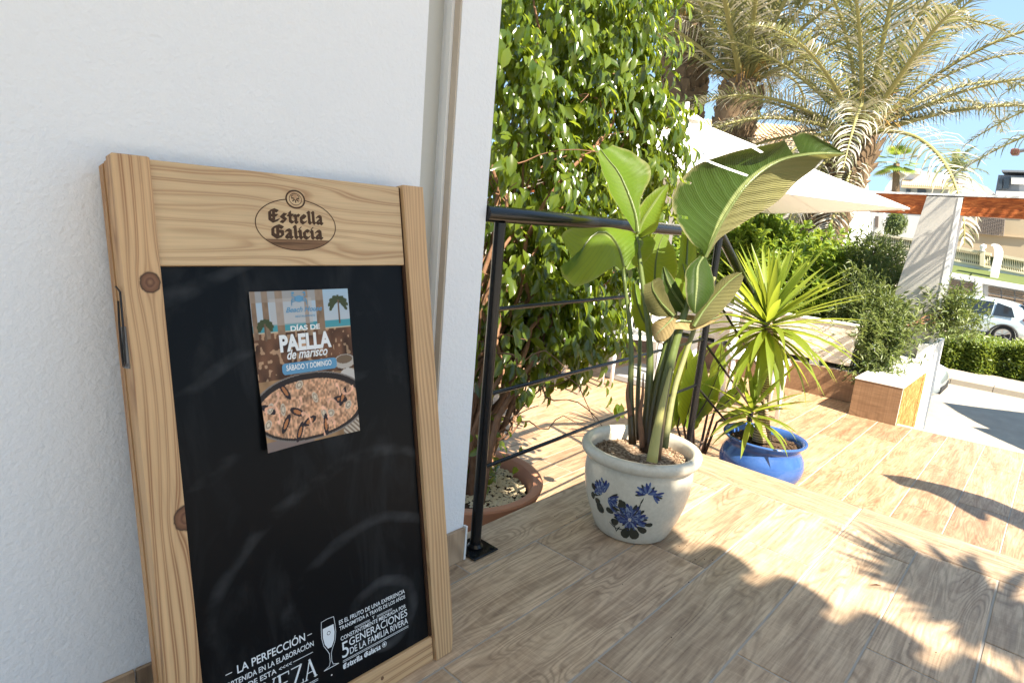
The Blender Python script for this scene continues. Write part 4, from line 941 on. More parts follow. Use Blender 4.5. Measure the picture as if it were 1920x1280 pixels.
def fig_leaves(n, inner, seed, name, up=0):
    r = np.random.default_rng(seed); P, d = shell(lob, n, r, inner)
    # leaves sit in drooping sprays: cluster around twig points
    k = n//7; tw = P[:k]; td = d[:k]; idx = r.integers(0, k, n); t = r.random(n)
    twd = td*np.array([1, 1, .2])+np.array([.25, -.1, -.75]); twd /= np.linalg.norm(twd, axis=1, keepdims=True)
    Q = tw[idx]+twd[idx]*(t*.16)[:, None]+r.normal(0, .012, (n, 3))
    f = td[idx]*.45+np.array([0, 0, -1.15])+r.normal(0, .42, (n, 3)); nr = td[idx]+np.array([.1, -.5, .6])+r.normal(0, .35, (n, 3))
    keep = ~((Q[:, 0] < 1.30) & (Q[:, 1] < 1.40)); keep &= (Q[:, 1] > 1.30)
    Q, f, nr = Q[keep], f[keep], nr[keep]; m = len(Q); L_ = r.uniform(.036, .084, m)
    return leaves(Q, f, nr, L_, L_*r.uniform(.42, .56, m), r.random(m)**1.3, name, m_fic)
me = fig_leaves(13000, .22, 31, 'foliage'); o = rel(fg, link('foliage', me)); o['kind'] = 'stuff'
tb_ = np.array([TC[0], TC[1], RZt-.06])
ends = [lob[i][0]+r.normal(0, .10, 3) for i in (0, 1, 2, 3, 4, 5, 6, 7, 8, 9, 11, 14, 15, 17, 18, 20, 21, 16, 0, 1, 3, 4, 2, 14, 15, 17, 0, 1, 3, 5)]
starts = [tb_+np.append(r.normal(0, .055, 2), 0) for _ in ends]
twigs(fg, starts, ends, .013, m_bark, 5, .05)
mids = [s_+(e_-s_)*r.uniform(.35, .9) for s_, e_ in zip(starts, ends)]*3
twigs(fg, mids, [m_+r.normal(0, .22, 3)+np.array([.1, 0, .12]) for m_ in mids], .0048, m_bark, 6, .12, 'twig', 6)
# small leaf clusters low on the stems
Q = tb_+np.stack([r.normal(.03, .09, 150), r.normal(0, .09, 150), r.uniform(.02, .35, 150)], 1); nn = len(Q); L_ = r.uniform(.035, .055, nn)
o = rel(fg, link('foliage', leaves(Q, r.normal(0, .5, (nn, 3))+np.array([0, 0, -.7]), r.normal(0, .4, (nn, 3))+np.array([0, -.5, .6]), L_, L_*.5, r.random(nn), 'low_foliage', m_fic))); o['kind'] = 'stuff'
tgs = [(at(880+i*17, 690, 2.6)+r.normal(0, .05, 3), at(935+i*30, 735-i*8, 2.62)) for i in range(6)]
twigs(fg, [tb_+(0, 0, .06)]*5, [at(1085, 700, 2.75), at(1060, 690, 2.7), at(1010, 760, 2.6), at(975, 720, 2.6), at(1130, 640, 2.8)], .006, m_bark, 8, .06)

# ---- planter along the far side of the lower terrace, end block, pier, column, beam
m_stone = Mat('split_face_stone', .9, .25); _c = m_stone.coord(); _n = m_stone.noise(m_stone.mapv(_c, (1, 8, 26)), 1.0, 5, .65, .6)
m_stone.color(m_stone.mix(m_stone.ramp(_n, [(.3, g3(0)), (.65, g3(1))]), (.58, .49, .36), (.78, .74, .66))); m_stone.bump(_n, .8, .02); m_stone = m_stone.m
m_rust = Mat('orange_travertine', .75, .3); _c = m_rust.coord(); _n = m_rust.noise(m_rust.mapv(_c, (14, 14, 14)), 1.6, 6, .7, .8)
m_rust.color(m_rust.ramp(_n, [(.25, (.18, .05, .01)), (.45, (.36, .14, .03)), (.58, (.48, .25, .08)), (.75, (.62, .44, .22))])); m_rust.bump(_n, .5, .01); m_rust = m_rust.m
m_beam = Mat('russet_wood_beam', .6, .3); _c = m_beam.coord(); _n = m_beam.noise(m_beam.mapv(_c, (30, 7, 45)), 1.0, 5, .65, 1.5)
m_beam.color(m_beam.ramp(_n, [(.3, (.13, .028, .006)), (.48, (.30, .075, .015)), (.62, (.46, .14, .035)), (.8, (.60, .26, .09))])); m_beam.bump(_n, .6, .01); m_beam = m_beam.m
PX = 5.82
zt = float(pl(1598, 612, 0, PX)[2]); zb = float(pl(1598, 688, 0, PX)[2]); yR = float(pl(1600, 650, 0, PX)[1])
ptr = empty('stone_planter', (PX, yR+1.5, zb), 'long pale stone planter box on the wood tiled bench behind the yucca', 'planter')
rel(ptr, MB().box((PX, yR, zb), (PX+.035, yR+5.2, zt), 0, None, .006).build('front_panel', m_stone))
rel(ptr, MB().box((PX+.036, yR, zb), (PX+.60, yR+.035, zt), 0, None, .006).build('end_panel', m_stone))
rel(ptr, MB().box((PX+.036, yR+.036, zb), (PX+.60, yR+5.2, zt-.05)).build('soil', m_dsoil))
rel(ptr, MB().box((PX-.008, yR-.006, zt+.001), (PX+.045, yR+5.2, zt+.022), 0, None, .004).build('rim', m_white))
for k_ in range(5): rel(ptr, MB().box((PX+.02, yR+.25+k_*.9, zb-.042), (PX+.5, yR+.33+k_*.9, zb-.001)).build('foot', m_white))
bn = empty('wood_tiled_bench', (PX, yR+1.2, LZ), 'wood tiled bench wall dappled with leaf shadow under the stone planter', 'bench')
rel(bn, MB().box((PX-.005, 1.09, LZ), (6.2, 6.5, zb-.045)).build('core', m_grout))
hh = (zb-.045-LZ)/1
for k_ in range(7):
    ya = 1.092+k_*.80; rel(bn, MB().box((PX-.016, ya+.002, LZ+.001), (PX-.006, ya+.798, zb-.048), 0, None, .001).build('cladding_tile', m_wtile))
bl = empty('tiled_end_block', (5.5, .95, LZ), 'low block clad in brown wood look tiles with a white top before the column', 'block')
c0 = pl(1592, 775, 2, LZ); zt2 = float(pl(1605, 706, 0, c0[0])[2]); yl, yr = 1.104, .774; BX = 5.40
rel(bl, MB().box((BX+.008, yr+.008, LZ), (6.60, yl-.008, zt2-.013)).build('core', m_grout))
rel(bl, MB().box((BX, yr, LZ+.001), (BX+.007, yl, zt2-.012)).build('front_tile', m_wtile))
rel(bl, MB().box((BX+.0075, yl-.007, LZ+.001), (5.80, yl, zt2-.012)).build('side_tile', m_wtile))
rel(bl, MB().box((BX+.0075, yr, LZ+.001), (5.80, yr+.007, zt2-.012)).build('side_tile', m_white))
rel(bl, MB().box((BX-.004, yr-.004, zt2-.011), (6.62, yl+.004, zt2), 0, None, .002).build('top_slab', m_white))
# column: pale stucco, slightly leaning faces as the photo shows
def quadprism(P, off): return MB().prism(P, off)
CX = 6.50
tl, tr_, br, ml = pl(1738, 368, 0, CX), pl(1797, 370, 0, CX), pl(1722, 740, 0, CX), pl(1688, 520, 0, CX)
t_ = (ml[2]-tl[2])/(br[2]-tl[2]); bl_y = tl[1]+(ml[1]-tl[1])/t_
cl = empty('stucco_column', (CX, .75, LZ), 'pale stucco terrace column striped by palm frond shadow', 'column')
zb3 = zt2-.02; t2_ = (zb3-tl[2])/(br[2]-tl[2]); yRb = tr_[1]+(br[1]-tr_[1])*t2_; yLb = tl[1]+(bl_y-tl[1])*t2_
b = MB(); P = [(CX, tl[1], tl[2]), (CX, tr_[1], tr_[2]), (CX, yRb, zb3), (CX, yLb, zb3)]
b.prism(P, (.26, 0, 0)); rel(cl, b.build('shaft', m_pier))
b = MB(); P2 = [(CX-.004, tr_[1]-.001, tr_[2]), (CX-.004, tr_[1]-.030, tr_[2]), (CX-.004, yRb-.030, zb3), (CX-.004, yRb-.001, zb3)]
b.prism(P2, (.26, 0, 0)); rel(cl, b.build('sunlit_side_strip', m_white))  # white strip: sun on the column's right side put into the colour
rel(cl, MB().box((CX-.14, yRb-.02, zb3-.3), (CX+.3, yLb+.03, zb3+.10), 0, None, .01).build('foot', m_white))  # added white block: glare on the sunlit lower column put into its colour
sw = empty('terrace_side_wall', (6.6, .8, -1), 'low side wall with orange stone and pebble strip between block and road', 'wall')
rel(sw, MB().box((5.80, yr, -1.4), (6.26, yr+.10, zt2-.02)).build('orange_face', m_rust))
rel(sw, MB().box((BX+.02, yr-.0035, LZ-.6), (5.80, yr-.0005, zt2-.014)).build('orange_face', m_rust))
rel(sw, MB().box((6.262, yr-.004, -1.6), (6.40, yr+.10, zt2-.02)).build('pebble_strip', m_rust))
rel(sw, MB().box((6.402, yr, -2.05), (7.10, yr+.10, .19)).build('white_face', m_white))
BXm = 6.54
bm = empty('wooden_top_beam', (BXm, 1.0, 1.3), 'russet wooden beam running across the terrace through the column', 'beam')
zt4, zb4 = float(pl(1920, 376, 0, BXm)[2]), float(pl(1920, 413, 0, BXm)[2])
zt5, zb5 = float(pl(1806, 369, 0, BXm)[2]), float(pl(1806, 404, 0, BXm)[2])
ya, yb_ = float(pl(1806, 390, 0, BXm)[1]), float(pl(1920, 390, 0, BXm)[1])
sl = (zt4-zt5)/(yb_-ya)
b = MB(); yend = -6.; ytop = lambda y: zt5+sl*(y-ya)
b.prism([(BXm, ya+.01, ytop(ya)), (BXm, yend, ytop(ya)+.0), (BXm, yend, zb5), (BXm, ya+.01, zb5)], (.14, 0, 0)); rel(bm, b.build('beam', m_beam))
y3 = float(tl[1]); z3, z4 = float(pl(1734, 366, 0, BXm)[2]), float(pl(1734, 402, 0, BXm)[2])
b = MB(); b.prism([(BXm, y3+.01, z3), (BXm, 7.0, z3+.02), (BXm, 7.0, z4+.02), (BXm, y3+.01, z4)], (.14, 0, 0)); rel(bm, b.build('beam', m_beam))
b = MB(); b.box((BXm-.02, -6, z3+.002), (BXm+.17, 7.0, z3+.018)); rel(bm, b.build('capping', m_white))
MBp = MB().box((BXm+.02, 6.8, -.4), (BXm+.12, 6.95, z4)); rel(bm, MBp.build('end_post', m_white))

# ---- garden shrubs beyond the planter
def shrub(name, label, lobes_px, n, L0, asp, mat, seed, droop=-.2, inner=.4, cluster=6, stemmat=m_bark, nst=8, spread=.10, grp=None, cat='shrub'):
    lobes = [(at(*l[:3]), l[3]/F_PX*l[2]) + ((l[4],) if len(l) > 4 else ()) for l in lobes_px]
    r = np.random.default_rng(seed); c = np.mean([l[0] for l in lobes], 0); g0 = min(l[0][2]-l[1] for l in lobes)
    root = empty(name, (c[0], c[1], g0), label, cat, grp)
    P, d = shell(lobes, n//cluster, r, inner)
    P = P+r.normal(0, .22*spread+.025, P.shape); idx = np.repeat(np.arange(len(P)), cluster); m = len(idx)
    ax = d[idx]+np.array([0, 0, .5]); f = ax+r.normal(0, .75, (m, 3))+np.array([0, 0, droop]); Q = P[idx]+ax*(r.random(m)*spread)[:, None]*.6
    L_ = L0*r.uniform(.7, 1.15, m); nr = np.array([0, -.3, 1.])+r.normal(0, .4, (m, 3))
    o = rel(root, link('foliage', leaves(Q, f, nr, L_, L_*asp*r.uniform(.8, 1.2, m), r.random(m), name+'_foliage', mat))); o['kind'] = 'stuff'
    ks = r.integers(0, len(lobes), nst)
    twigs(root, [np.array([c[0], c[1], g0-.25])+np.append(r.normal(0, .12, 2), 0) for _ in ks], [lobes[k][0]+r.normal(0, .3*lobes[k][1], 3) for k in ks], .014, stemmat, seed+1, .05)
    return root
shrub('umbrella_leaf_shrub', 'lime green umbrella leaved shrub behind the stone planter, left of the palm trunk', [(1380, 450, 6.6, 40), (1425, 455, 6.7, 52), (1470, 470, 6.6, 46), (1400, 505, 6.5, 48), (1460, 520, 6.4, 46), (1350, 500, 6.5, 40), (1500, 490, 6.6, 30), (1380, 560, 6.4, 40), (1440, 570, 6.4, 40)], 9000, .10, .36, m_schef, 41)
shrub('umbrella_leaf_shrub', 'small lime green shrub between the palm trunk and the dark oleander', [(1535, 478, 6.8, 24), (1565, 520, 6.4, 34), (1600, 500, 6.5, 30), (1590, 560, 6.3, 40), (1560, 590, 6.2, 34), (1530, 560, 6.3, 34), (1520, 600, 6.2, 28)], 5200, .10, .36, m_schef, 43)
shrub('oleander_shrub', 'dense dark green oleander hanging over the white topped block beside the column', [(1635, 488, 6.2, 28), (1668, 500, 6.2, 20), (1635, 530, 6.0, 32), (1660, 550, 5.9, 20), (1618, 590, 5.6, 34), (1648, 600, 5.45, 30), (1608, 640, 5.4, 26), (1640, 650, 5.3, 30), (1672, 630, 5.3, 20), (1662, 680, 5.2, 15), (1628, 690, 5.3, 18), (1698, 592, 5.35, 12), (1692, 650, 5.2, 10), (1600, 600, 5.6, 20), (1622, 560, 5.8, 28), (1728, 592, 5.3, 6), (1580, 650, 5.5, 18)], 13500, .062, .20, m_ole, 45, spread=.15)
osp = shrub('oleander_spray', 'leafy green spray sticking out right of the column in front of the parked car', [(1775, 582, 5.4, 20), (1797, 600, 5.4, 17), (1765, 605, 5.4, 13), (1792, 575, 5.4, 15), (1780, 615, 5.4, 14)], 2600, .050, .26, m_ole, 47, nst=0, spread=.14)
twigs(osp, [at(1700, 612, 5.35)]*3, [at(1790, 585, 5.4), at(1795, 602, 5.4), at(1775, 612, 5.4)], .010, m_bark, 12, .04)
shrub('low_green_shrub', 'pale low shrub growing in the stone planter behind the yucca leaves', [(1490, 590, 6.15, 14), (1530, 600, 6.1, 14), (1560, 602, 6.1, 12), (1450, 590, 6.2, 16), (1400, 590, 6.3, 20), (1350, 580, 6.3, 20)], 2600, .07, .3, m_schef, 49)
shrub('garden_shrub', 'green garden shrub half hidden behind the fig branches', [(1180, 470, 8.5, 70), (1260, 460, 8.6, 60), (1100, 480, 8.4, 70), (1020, 480, 8.3, 70), (1300, 480, 8.4, 50), (1230, 540, 8.2, 60), (1140, 550, 8.0, 60)], 9000, .13, .36, m_schef, 51)

# ---- parasol on the lower terrace
Rc = at(1705, 392, 4.5); L0_ = at(1262, 328, 4.2); e_ = (L0_-Rc); Lc = Rc+e_*1.55; p_ = np.array([-( Rc-L0_)[1], (Rc-L0_)[0], 0.]); zf = 1.232
FRc = Rc+p_; FRc[2] = zf; FLc = Lc+p_; FLc[2] = zf+.05
cen = (Rc+Lc+FRc+FLc)/4
dd_ = ray(1312, 222); ap = np.array([cen[0], cen[1], 1.0]); k_ = (ap[:2]@dd_[:2])/(dd_[:2]@dd_[:2]); ap[2] = min(max(1+k_*dd_[2], 1.7), 2.2)
_M = Mat('white_parasol_cloth', .8, .2, (.80, .79, .76)); _M.bump(_M.noise(_M.coord(), 600, 2), .1, .001); _M.translucent((.62, .54, .42), .12); m_cloth = _M.m
um = empty('white_parasol', (cen[0], cen[1], LZ), 'big square white parasol open over the lower terrace garden chairs', 'parasol')
cs = [Lc, Rc, FRc, FLc]
def cloth(cs, ap, drop=.0, n=14, th=.003):
    b = MB()
    for i in range(4):
        A_, B_ = cs[i], cs[(i+1) % 4]; P = []
        for a in range(n+1):
            for q in range(n+1):
                t = a/n; u = q/n; E = A_*(1-u)+B_*u; E = E+(cen-E)*.05*math.sin(math.pi*u)*t*np.array([1, 1, 0]); p = ap*(1-t)+E*t
                p = p+np.array([0, 0, .035*math.sin(math.pi*t)*0-.045*math.sin(math.pi*u)*math.sin(math.pi*t*.9)]); P.append(p)
        N_ = n+1
        fs = [(a*N_+q, (a+1)*N_+q, (a+1)*N_+q+1, a*N_+q+1) for a in range(n) for q in range(n)]
        b.add(P, fs)
    return b
rel(um, cloth(cs, ap).build('canopy', m_cloth, None, True)); 
b = MB()
for i in range(4): b.add([cs[i], cs[(i+1) % 4], cs[(i+1) % 4]-(0, 0, .0), cs[i]-(0, 0, .0)], [])
for c in cs:
    b = MB(); b.tube([ap+(0, 0, .004), ap+(c-ap)*.5+(0, 0, .003), c+(0, 0, .003)], .005, 5); rel(um, b.build('seam', m_cloth))
for i in range(4):
    P = []
    for u in np.linspace(0, 1, 15):
        E = cs[i]*(1-u)+cs[(i+1) % 4]*u; E = E+(cen-E)*.05*math.sin(math.pi*u)*np.array([1, 1, 0]); P.append(E+np.array([0, 0, -.045*math.sin(math.pi*u)*math.sin(math.pi*.9)]))
    b = MB(); b.tube(P, .006, 5); rel(um, b.build('hem', m_cloth))
vs4 = [ap+(c-ap)*.10+np.array([0, 0, .035]) for c in cs]; b = MB(); b.add(vs4+[ap+(0, 0, .075)], [(0, 1, 4), (1, 2, 4), (2, 3, 4), (3, 0, 4)]); rel(um, b.build('vent_cap', m_cloth))
b = MB(); b.tube([ap+(0, 0, .06), ap+(0, 0, .12)], .018, 10); rel(um, b.build('finial', m_plainwhite))
b = MB(); b.tube([(cen[0], cen[1], LZ+.04), ap-(0, 0, .02)], .024, 14); rel(um, b.build('pole', m_plainwhite, None, True))
b = MB(); b.box((cen[0]-.3, cen[1]-.3, LZ), (cen[0]+.3, cen[1]+.3, LZ+.06), 0, None, .01); rel(um, b.build('base', Mat('grey_parasol_base', .7, .3, (.35, .35, .34)).m))
for c in cs+[(cs[i]+cs[(i+1) % 4])/2 for i in range(4)]:
    b = MB(); b.tube([ap-(0, 0, .03), ap+(c-ap)*.5-(0, 0, .035), c*.985+cen*.015-(0, 0, .012)], .009, 6); rel(um, b.build('rib', m_plainwhite))
    b = MB(); b.tube([np.array([cen[0], cen[1], ap[2]-.42]), ap+(c-ap)*.5-(0, 0, .035)], .007, 6); rel(um, b.build('strut', m_plainwhite))

# ---- garden chairs and table
m_chair = Mat('white_chair_paint', .35, .5, (.80, .80, .78)).m
def chair_meshes():
    seat = MB(); [seat.box((-.2, -.2+k*.068, .44), (.2, -.2+k*.068+.052, .455), 0, None, .003) for k in range(6)]
    back = MB(); [back.box((-.19+k*.064, .195, .50), (-.19+k*.064+.045, .21, .84), 0, None, .003) for k in range(6)]; back.box((-.21, .19, .84), (.21, .215, .885), 0, None, .004)
    leg = MB().tube([(0, 0, 0), (0, 0, .44)], .016, 8); fr = MB(); fr.box((-.21, -.21, .42), (.21, .215, .438), 0, None, .003)
    return seat.mesh('seat', m_chair), back.mesh('backrest', m_chair), leg.mesh('leg', m_chair, True), fr.mesh('frame', m_chair)
cm = chair_meshes()
def chair(x, y, rz, label):
    t = empty('garden_chair', (x, y, LZ), label, 'chair', None); t.rotation_euler = (0, 0, rz)
    link('seat', cm[0], t); link('backrest', cm[1], t); link('frame', cm[3], t)
    for a, c in ((-.18, -.18), (.18, -.18), (.18, .19), (-.18, .19)): link('leg', cm[2], t, (a, c, 0))
    return t
q1 = pl(1060, 741, 2, LZ); q2 = pl(1110, 730, 2, LZ)
chair((q1[0]+q2[0])/2+.10, (q1[1]+q2[1])/2+.15, .1, 'white slatted garden chair whose legs show under the fig branches')
q3 = pl(1184, 728, 2, LZ); chair(q3[0]+.15, q3[1]+.1, 2.2, 'white slatted garden chair seen between the bird of paradise stalks')
q4 = pl(1462, 797, 2, LZ); chair(q4[0]+.22, q4[1]+.32, .5, 'white slatted garden chair just behind the yucca trunk')
tbx, tby = q3[0]+.75, q3[1]-.15
tb_e = empty('garden_table', (tbx, tby, LZ), 'round white garden table under the parasol', 'table')
MB().lathe([(0, .70), (.38, .70), (.39, .71), (.39, .722), (.38, .73), (0, .73)], 40).build('tabletop', m_chair, tb_e, SM)
MB().lathe([(.03, .02), (.03, .70)], 14).build('column', m_chair, tb_e, True)
MB().lathe([(0, .025), (.22, .018), (.23, .002)], 24).build('foot', m_chair, tb_e, True)

# ================================================================== PALMS
_M = Mat('palm_trunk_boots', .95, .2); _c = _M.coord(); _M.color(_M.mix(_M.noise(_c, 12, 5, .7), (.07, .043, .025), (.26, .185, .115))); m_boot = _M.m
_M = Mat('golden_fibre', .9, .2); _M.color(_M.mix(_M.noise(_M.coord(), 20, 4, .7), (.32, .16, .04), (.55, .36, .12))); m_gold = _M.m
def frond_mesh(L_, n, droop, leaf, seed, pale=.5, width=.016):
    """pinnate palm frond along +x arching down; leaflets hang from both sides"""
    r = np.random.default_rng(seed); P = []; p = np.zeros(3); el_ = .0; N_ = 22
    for i in range(N_+1):
        t = i/N_; P.append(p.copy()); a = -droop*t*t*1.3+.05; p = p+np.array([math.cos(a), 0, math.sin(a)])*L_/N_
    P = np.array(P); V = []; F = []; R_ = []; MI = []
    def at_(t): 
        x = t*N_; i = min(int(x), N_-1); return P[i]+(P[i+1]-P[i])*(x-i), (P[i+1]-P[i])/np.linalg.norm(P[i+1]-P[i])
    for i in range(n):
        t = .10+.90*i/n+r.uniform(-.003, .003); o, tg = at_(t); up = np.array([-tg[2], 0, tg[0]])
        env = math.sin(math.pi*min(1, .12+t*.86))**.6
        for s2 in (-1, 1):
            l = leaf*env*r.uniform(.75, 1.1); d = tg*(.45+.5*t)+np.array([0, s2, 0])*1.0+up*r.uniform(.15, .75); d /= np.linalg.norm(d)
            q = o.copy(); w_ = width*r.uniform(.7, 1.1); n0 = len(V); wn = np.cross(d, up); wn /= np.linalg.norm(wn); sg_ = 4; rnd = r.random()
            dr = r.uniform(.25, 1.25)
            for j in range(sg_+1):
                k = [.5, 1, .85, .55, .06][j]
                V.append(q-wn*w_*k); V.append(q+wn*w_*k); R_ += [rnd, rnd]
                q = q+d*l/sg_; d = d+np.array([0, 0, -dr*(.35+.45*j)]); d /= np.linalg.norm(d)
            mi = 1 if rnd < pale else 0
            for j in range(sg_): F.append((n0+2*j, n0+2*j+1, n0+2*j+3, n0+2*j+2)); MI.append(mi)
    n0 = len(V); k = 5
    for i in range(N_+1):
        rr = .030*(1-i/N_)**.8*L_/3+.004; tg = P[min(i+1, N_)]-P[max(i-1, 0)]; tg /= np.linalg.norm(tg); up = np.array([-tg[2], 0, tg[0]])
        for q in range(k): g = 2*math.pi*q/k; V.append(P[i]+np.array([0, 1, 0])*rr*1.3*math.cos(g)+up*rr*.8*math.sin(g)); R_.append(.5)
    for i in range(N_):
        for q in range(k): F.append((n0+i*k+q, n0+i*k+(q+1) % k, n0+(i+1)*k+(q+1) % k, n0+(i+1)*k+q)); MI.append(2)
    return np_mesh('frond', V, F, [m_palmg, m_palmd, m_palmgold], R_, None, MI)
FR = [frond_mesh(3.0, 66, d, .50, 60+i, pl_, .011) for i, (d, pl_) in enumerate(((.9, .35), (1.2, .5), (1.5, .6), (.6, .3), (1.9, .7)))]
def boots(P, R0, R1, seed, rows=16, cols=15, name='trunk'):
    """trunk with a spiral of cut leaf bases standing proud"""
    r = np.random.default_rng(seed); Q = catmull(P, 60); b = MB(); b.tube(Q[::3], np.linspace(R0*.93, R1*.93, 20), 16)
    tot = rows*cols
    for i in range(tot):
        t = (i+.5)/tot; g = i*2.39996*1.0; j = int(t*59); p = Q[j]; tg = Q[min(j+1, 59)]-Q[max(j-1, 0)]; tg /= np.linalg.norm(tg)
        a = np.cross(tg, (1, 0, 0)); a /= np.linalg.norm(a); c = np.cross(tg, a); rr = R0+(R1-R0)*t
        rad = a*math.cos(g)+c*math.sin(g); sd2 = np.cross(tg, rad); w2 = rr*.32*r.uniform(.8, 1.2); h2 = rr*.34*r.uniform(.8, 1.3); out = rr*.18*r.uniform(.5, 1.5)
        o = p+rad*rr*.88
        b.add([o-sd2*w2-tg*h2*.3, o-tg*h2, o+sd2*w2-tg*h2*.3, o+rad*out+sd2*w2*.55+tg*h2, o+rad*out-sd2*w2*.55+tg*h2, o+tg*h2*.7-sd2*w2*.5, o+tg*h2*.7+sd2*w2*.5],
              [(0, 1, 2, 3, 4), (4, 3, 6, 5), (0, 4, 5), (2, 6, 3)])
    return b
def palm(label, base, mid, crown, R0, R1, fr, seed, gold=True, scale=1.):
    root = empty('palm_tree', tuple(base), label, 'palm tree', 'palm trees behind the terrace')
    rel(root, boots([base, mid, crown], R0, R1, seed).build('trunk', m_boot))
    r = np.random.default_rng(seed)
    if gold:
        b = MB()
        for i in range(90):
            g = r.uniform(0, 6.28); o = crown+np.array([math.cos(g), math.sin(g), 0])*R1*r.uniform(.3, 1)+np.array([0, 0, r.uniform(-.1, .5)])
            b.tube([o, o+np.array([math.cos(g)*.12, math.sin(g)*.12, .14]), o+np.array([math.cos(g)*.28, math.sin(g)*.28, r.uniform(-.15, .2)])], [.008, .006, .002], 3, cap=False)
        o = rel(root, b.build('fibre', m_gold)); o['kind'] = 'stuff'
    for (az, el_, sc, k) in fr:
        o = link('frond', FR[k]); o.matrix_world = Matrix.Translation(crown+np.array([0, 0, .10*r.random()])) @ Matrix.Rotation(az, 4, 'Z') @ Matrix.Rotation(-el_, 4, 'Y') @ Matrix.Rotation(r.uniform(-.35, .35), 4, 'X') @ Matrix.Scale(sc*scale, 4)
        rel2(root, o)
    return root
def rel2(parent, o): o.parent = parent; o.matrix_parent_inverse = Matrix.Translation(parent.location).inverted()
def fan(seed, n=34, ela=-.5, elb=1.35, smin=.85, smax=1.2):
    r = np.random.default_rng(seed); out = []
    for i in range(n):
        t = i/(n-1); el_ = ela+(elb-ela)*t+r.normal(0, .08); out.append((i*2.39996+r.normal(0, .1), el_, r.uniform(smin, smax), int(r.choice([2, 1, 4] if el_ < .3 else [0, 1, 3] if el_ < .9 else [3, 0]))))
    return out
# camera-plane azimuth of "to the right in the picture" is about YAW from +y turned: direction RT
azR = math.atan2(RT[1], RT[0])
d1, d2, d3 = 10.6, 9.6, 8.6
palm('thick trunked palm behind the fig shrub, its crown cut off by the picture top', at(1262, 420, d1), at(1270, 240, d1), at(1288, 70, d1), .40, .44, fan(1, 30, .45), 71)
palm('middle palm with golden leaf bases rising behind the white parasol', at(1330, 470, d2), at(1362, 300, d2), at(1392, 168, d2), .30, .33, fan(2, 34, .30, 1.4, .95, 1.25), 72)
palm('right hand palm with drooping pale fronds and a dark leaning trunk', at(1515, 520, d3), at(1545, 420, d3), at(1612, 262, d3), .30, .30, [q for q in fan(3, 50, -.95, 1.35, .8, 1.12) if not (q[1] < .55 and math.cos(q[0]-azR) > .1) and not (q[1] < -.25 and q[3] != 1 and math.cos(q[0]-azR) > -.5)]+[(azR+.05, .35, 1.1, 3), (azR-.1, .28, 1.12, 3), (azR+.3, .42, 1.1, 0), (azR-.25, .5, 1.05, 0), (azR+math.pi, .35, 1.0, 1), (azR+math.pi-.3, .2, .9, 2), (azR+.15, .55, 1.1, 0), (azR-.5, .8, 1.1, 1)], 73)

# ---- one more palm outside the frame on the right: its frond stripes the column, its tips reach the picture's edge
pr2 = palm('palm just right of the view, a frond of it shading the column', np.array([8.3, -3.2, -2.]), np.array([8.0, -2.9, .5]), np.array([7.6, -2.6, 2.7]), .26, .26, [(2.2, .5, .9, 0), (1.3, .7, .9, 1), (3.0, .4, .8, 2), (-1, .5, 1, 0), (-2, .6, 1, 1), (.2, .5, 1, 2), (.9, 1.2, 1, 3)], 79)
for k_, (cx_, cy_, cz_, az, sc) in enumerate(((6.78, -1.42, 2.30, 1.95, .86), (7.08, -1.47, 2.62, 1.75, .86), (6.86, -1.75, 2.95, 1.85, .9))):
    o = link('frond', FR[3]); o.matrix_world = Matrix.Translation((cx_, cy_, cz_)) @ Matrix.Rotation(az, 4, 'Z') @ Matrix.Rotation(.10, 4, 'Y') @ Matrix.Scale(sc, 4); rel2(pr2, o)
# potted yucca outside the frame on the upper terrace: the spiky shadow on the floor
yo = empty('yucca_plant', (1.64, -2.08, 0), 'spiky yucca in a pot just right of the view, throwing its shadow on the floor', 'plant')
cc = np.array([1.64, -2.08, 2.42]); r = np.random.default_rng(9)
for i in range(150):
    el_ = -.9+2.3*(i/149); az = i*2.39996; d = np.array([math.cos(az)*math.cos(el_), math.sin(az)*math.cos(el_), math.sin(el_)]); ls_ = ([], [], [], [])
    strap(ls_, cc+d*.02, d, .38*r.uniform(.7, 1.15), .019, .06, r.random(), 6, .3); rel(yo, link('leaf', np_mesh('leaf', ls_[0], ls_[1], m_yuc, ls_[2])))
b = MB(); b.tube([(1.64, -2.08, .3), (1.66, -2.06, 1.3), (1.64, -2.08, 2.42)], [.035, .03, .028], 12); rel(yo, b.build('trunk', m_caneb, None, True))
yp = empty('terracotta_pot', (1.64, -2.08, 0), 'plain terracotta pot just right of the view holding a spiky yucca', 'plant pot')
MB().lathe([(0, .002), (.12, .002), (.165, .27), (.18, .27), (.185, .31), (.165, .31), (.16, .28), (0, .28)], 40).build('body', m_terra, yp, SM)
# slabs and posts added out of view only to cast shadows (their pointed shadows fall on the lower terrace and the road)
def caster(name, label, shadow, z_s, t, mat, posts=True, cat='shade sail'):
    P = [np.array([*q[:2], z_s])-LD*t for q in shadow]
    c = np.mean(P, 0); root = empty(name, (c[0], c[1], z_s), label, cat)
    rel(root, MB().prism(P, (0, 0, .012)).build('canopy', mat))
    far_ = sorted(range(len(P)), key=lambda i: P[i][1])[:2]
    for i in far_:
        b = MB(); b.tube([(P[i][0], P[i][1], z_s), (P[i][0], P[i][1], P[i][2]+.1)], .03, 10); rel(root, b.build('post', m_plainwhite))
    return root
kn = [pl(x, y, 2, LZ) for x, y in ((1653, 889), (1700, 894), (1780, 912), (1860, 935), (1925, 962), (1925, 996), (1850, 962), (1853, 976), (1838, 974), (1800, 952), (1772, 935), (1738, 921), (1690, 910))]
a_, c_2 = kn[4], kn[5]; ext = (a_-kn[1]); ext /= np.linalg.norm(ext)
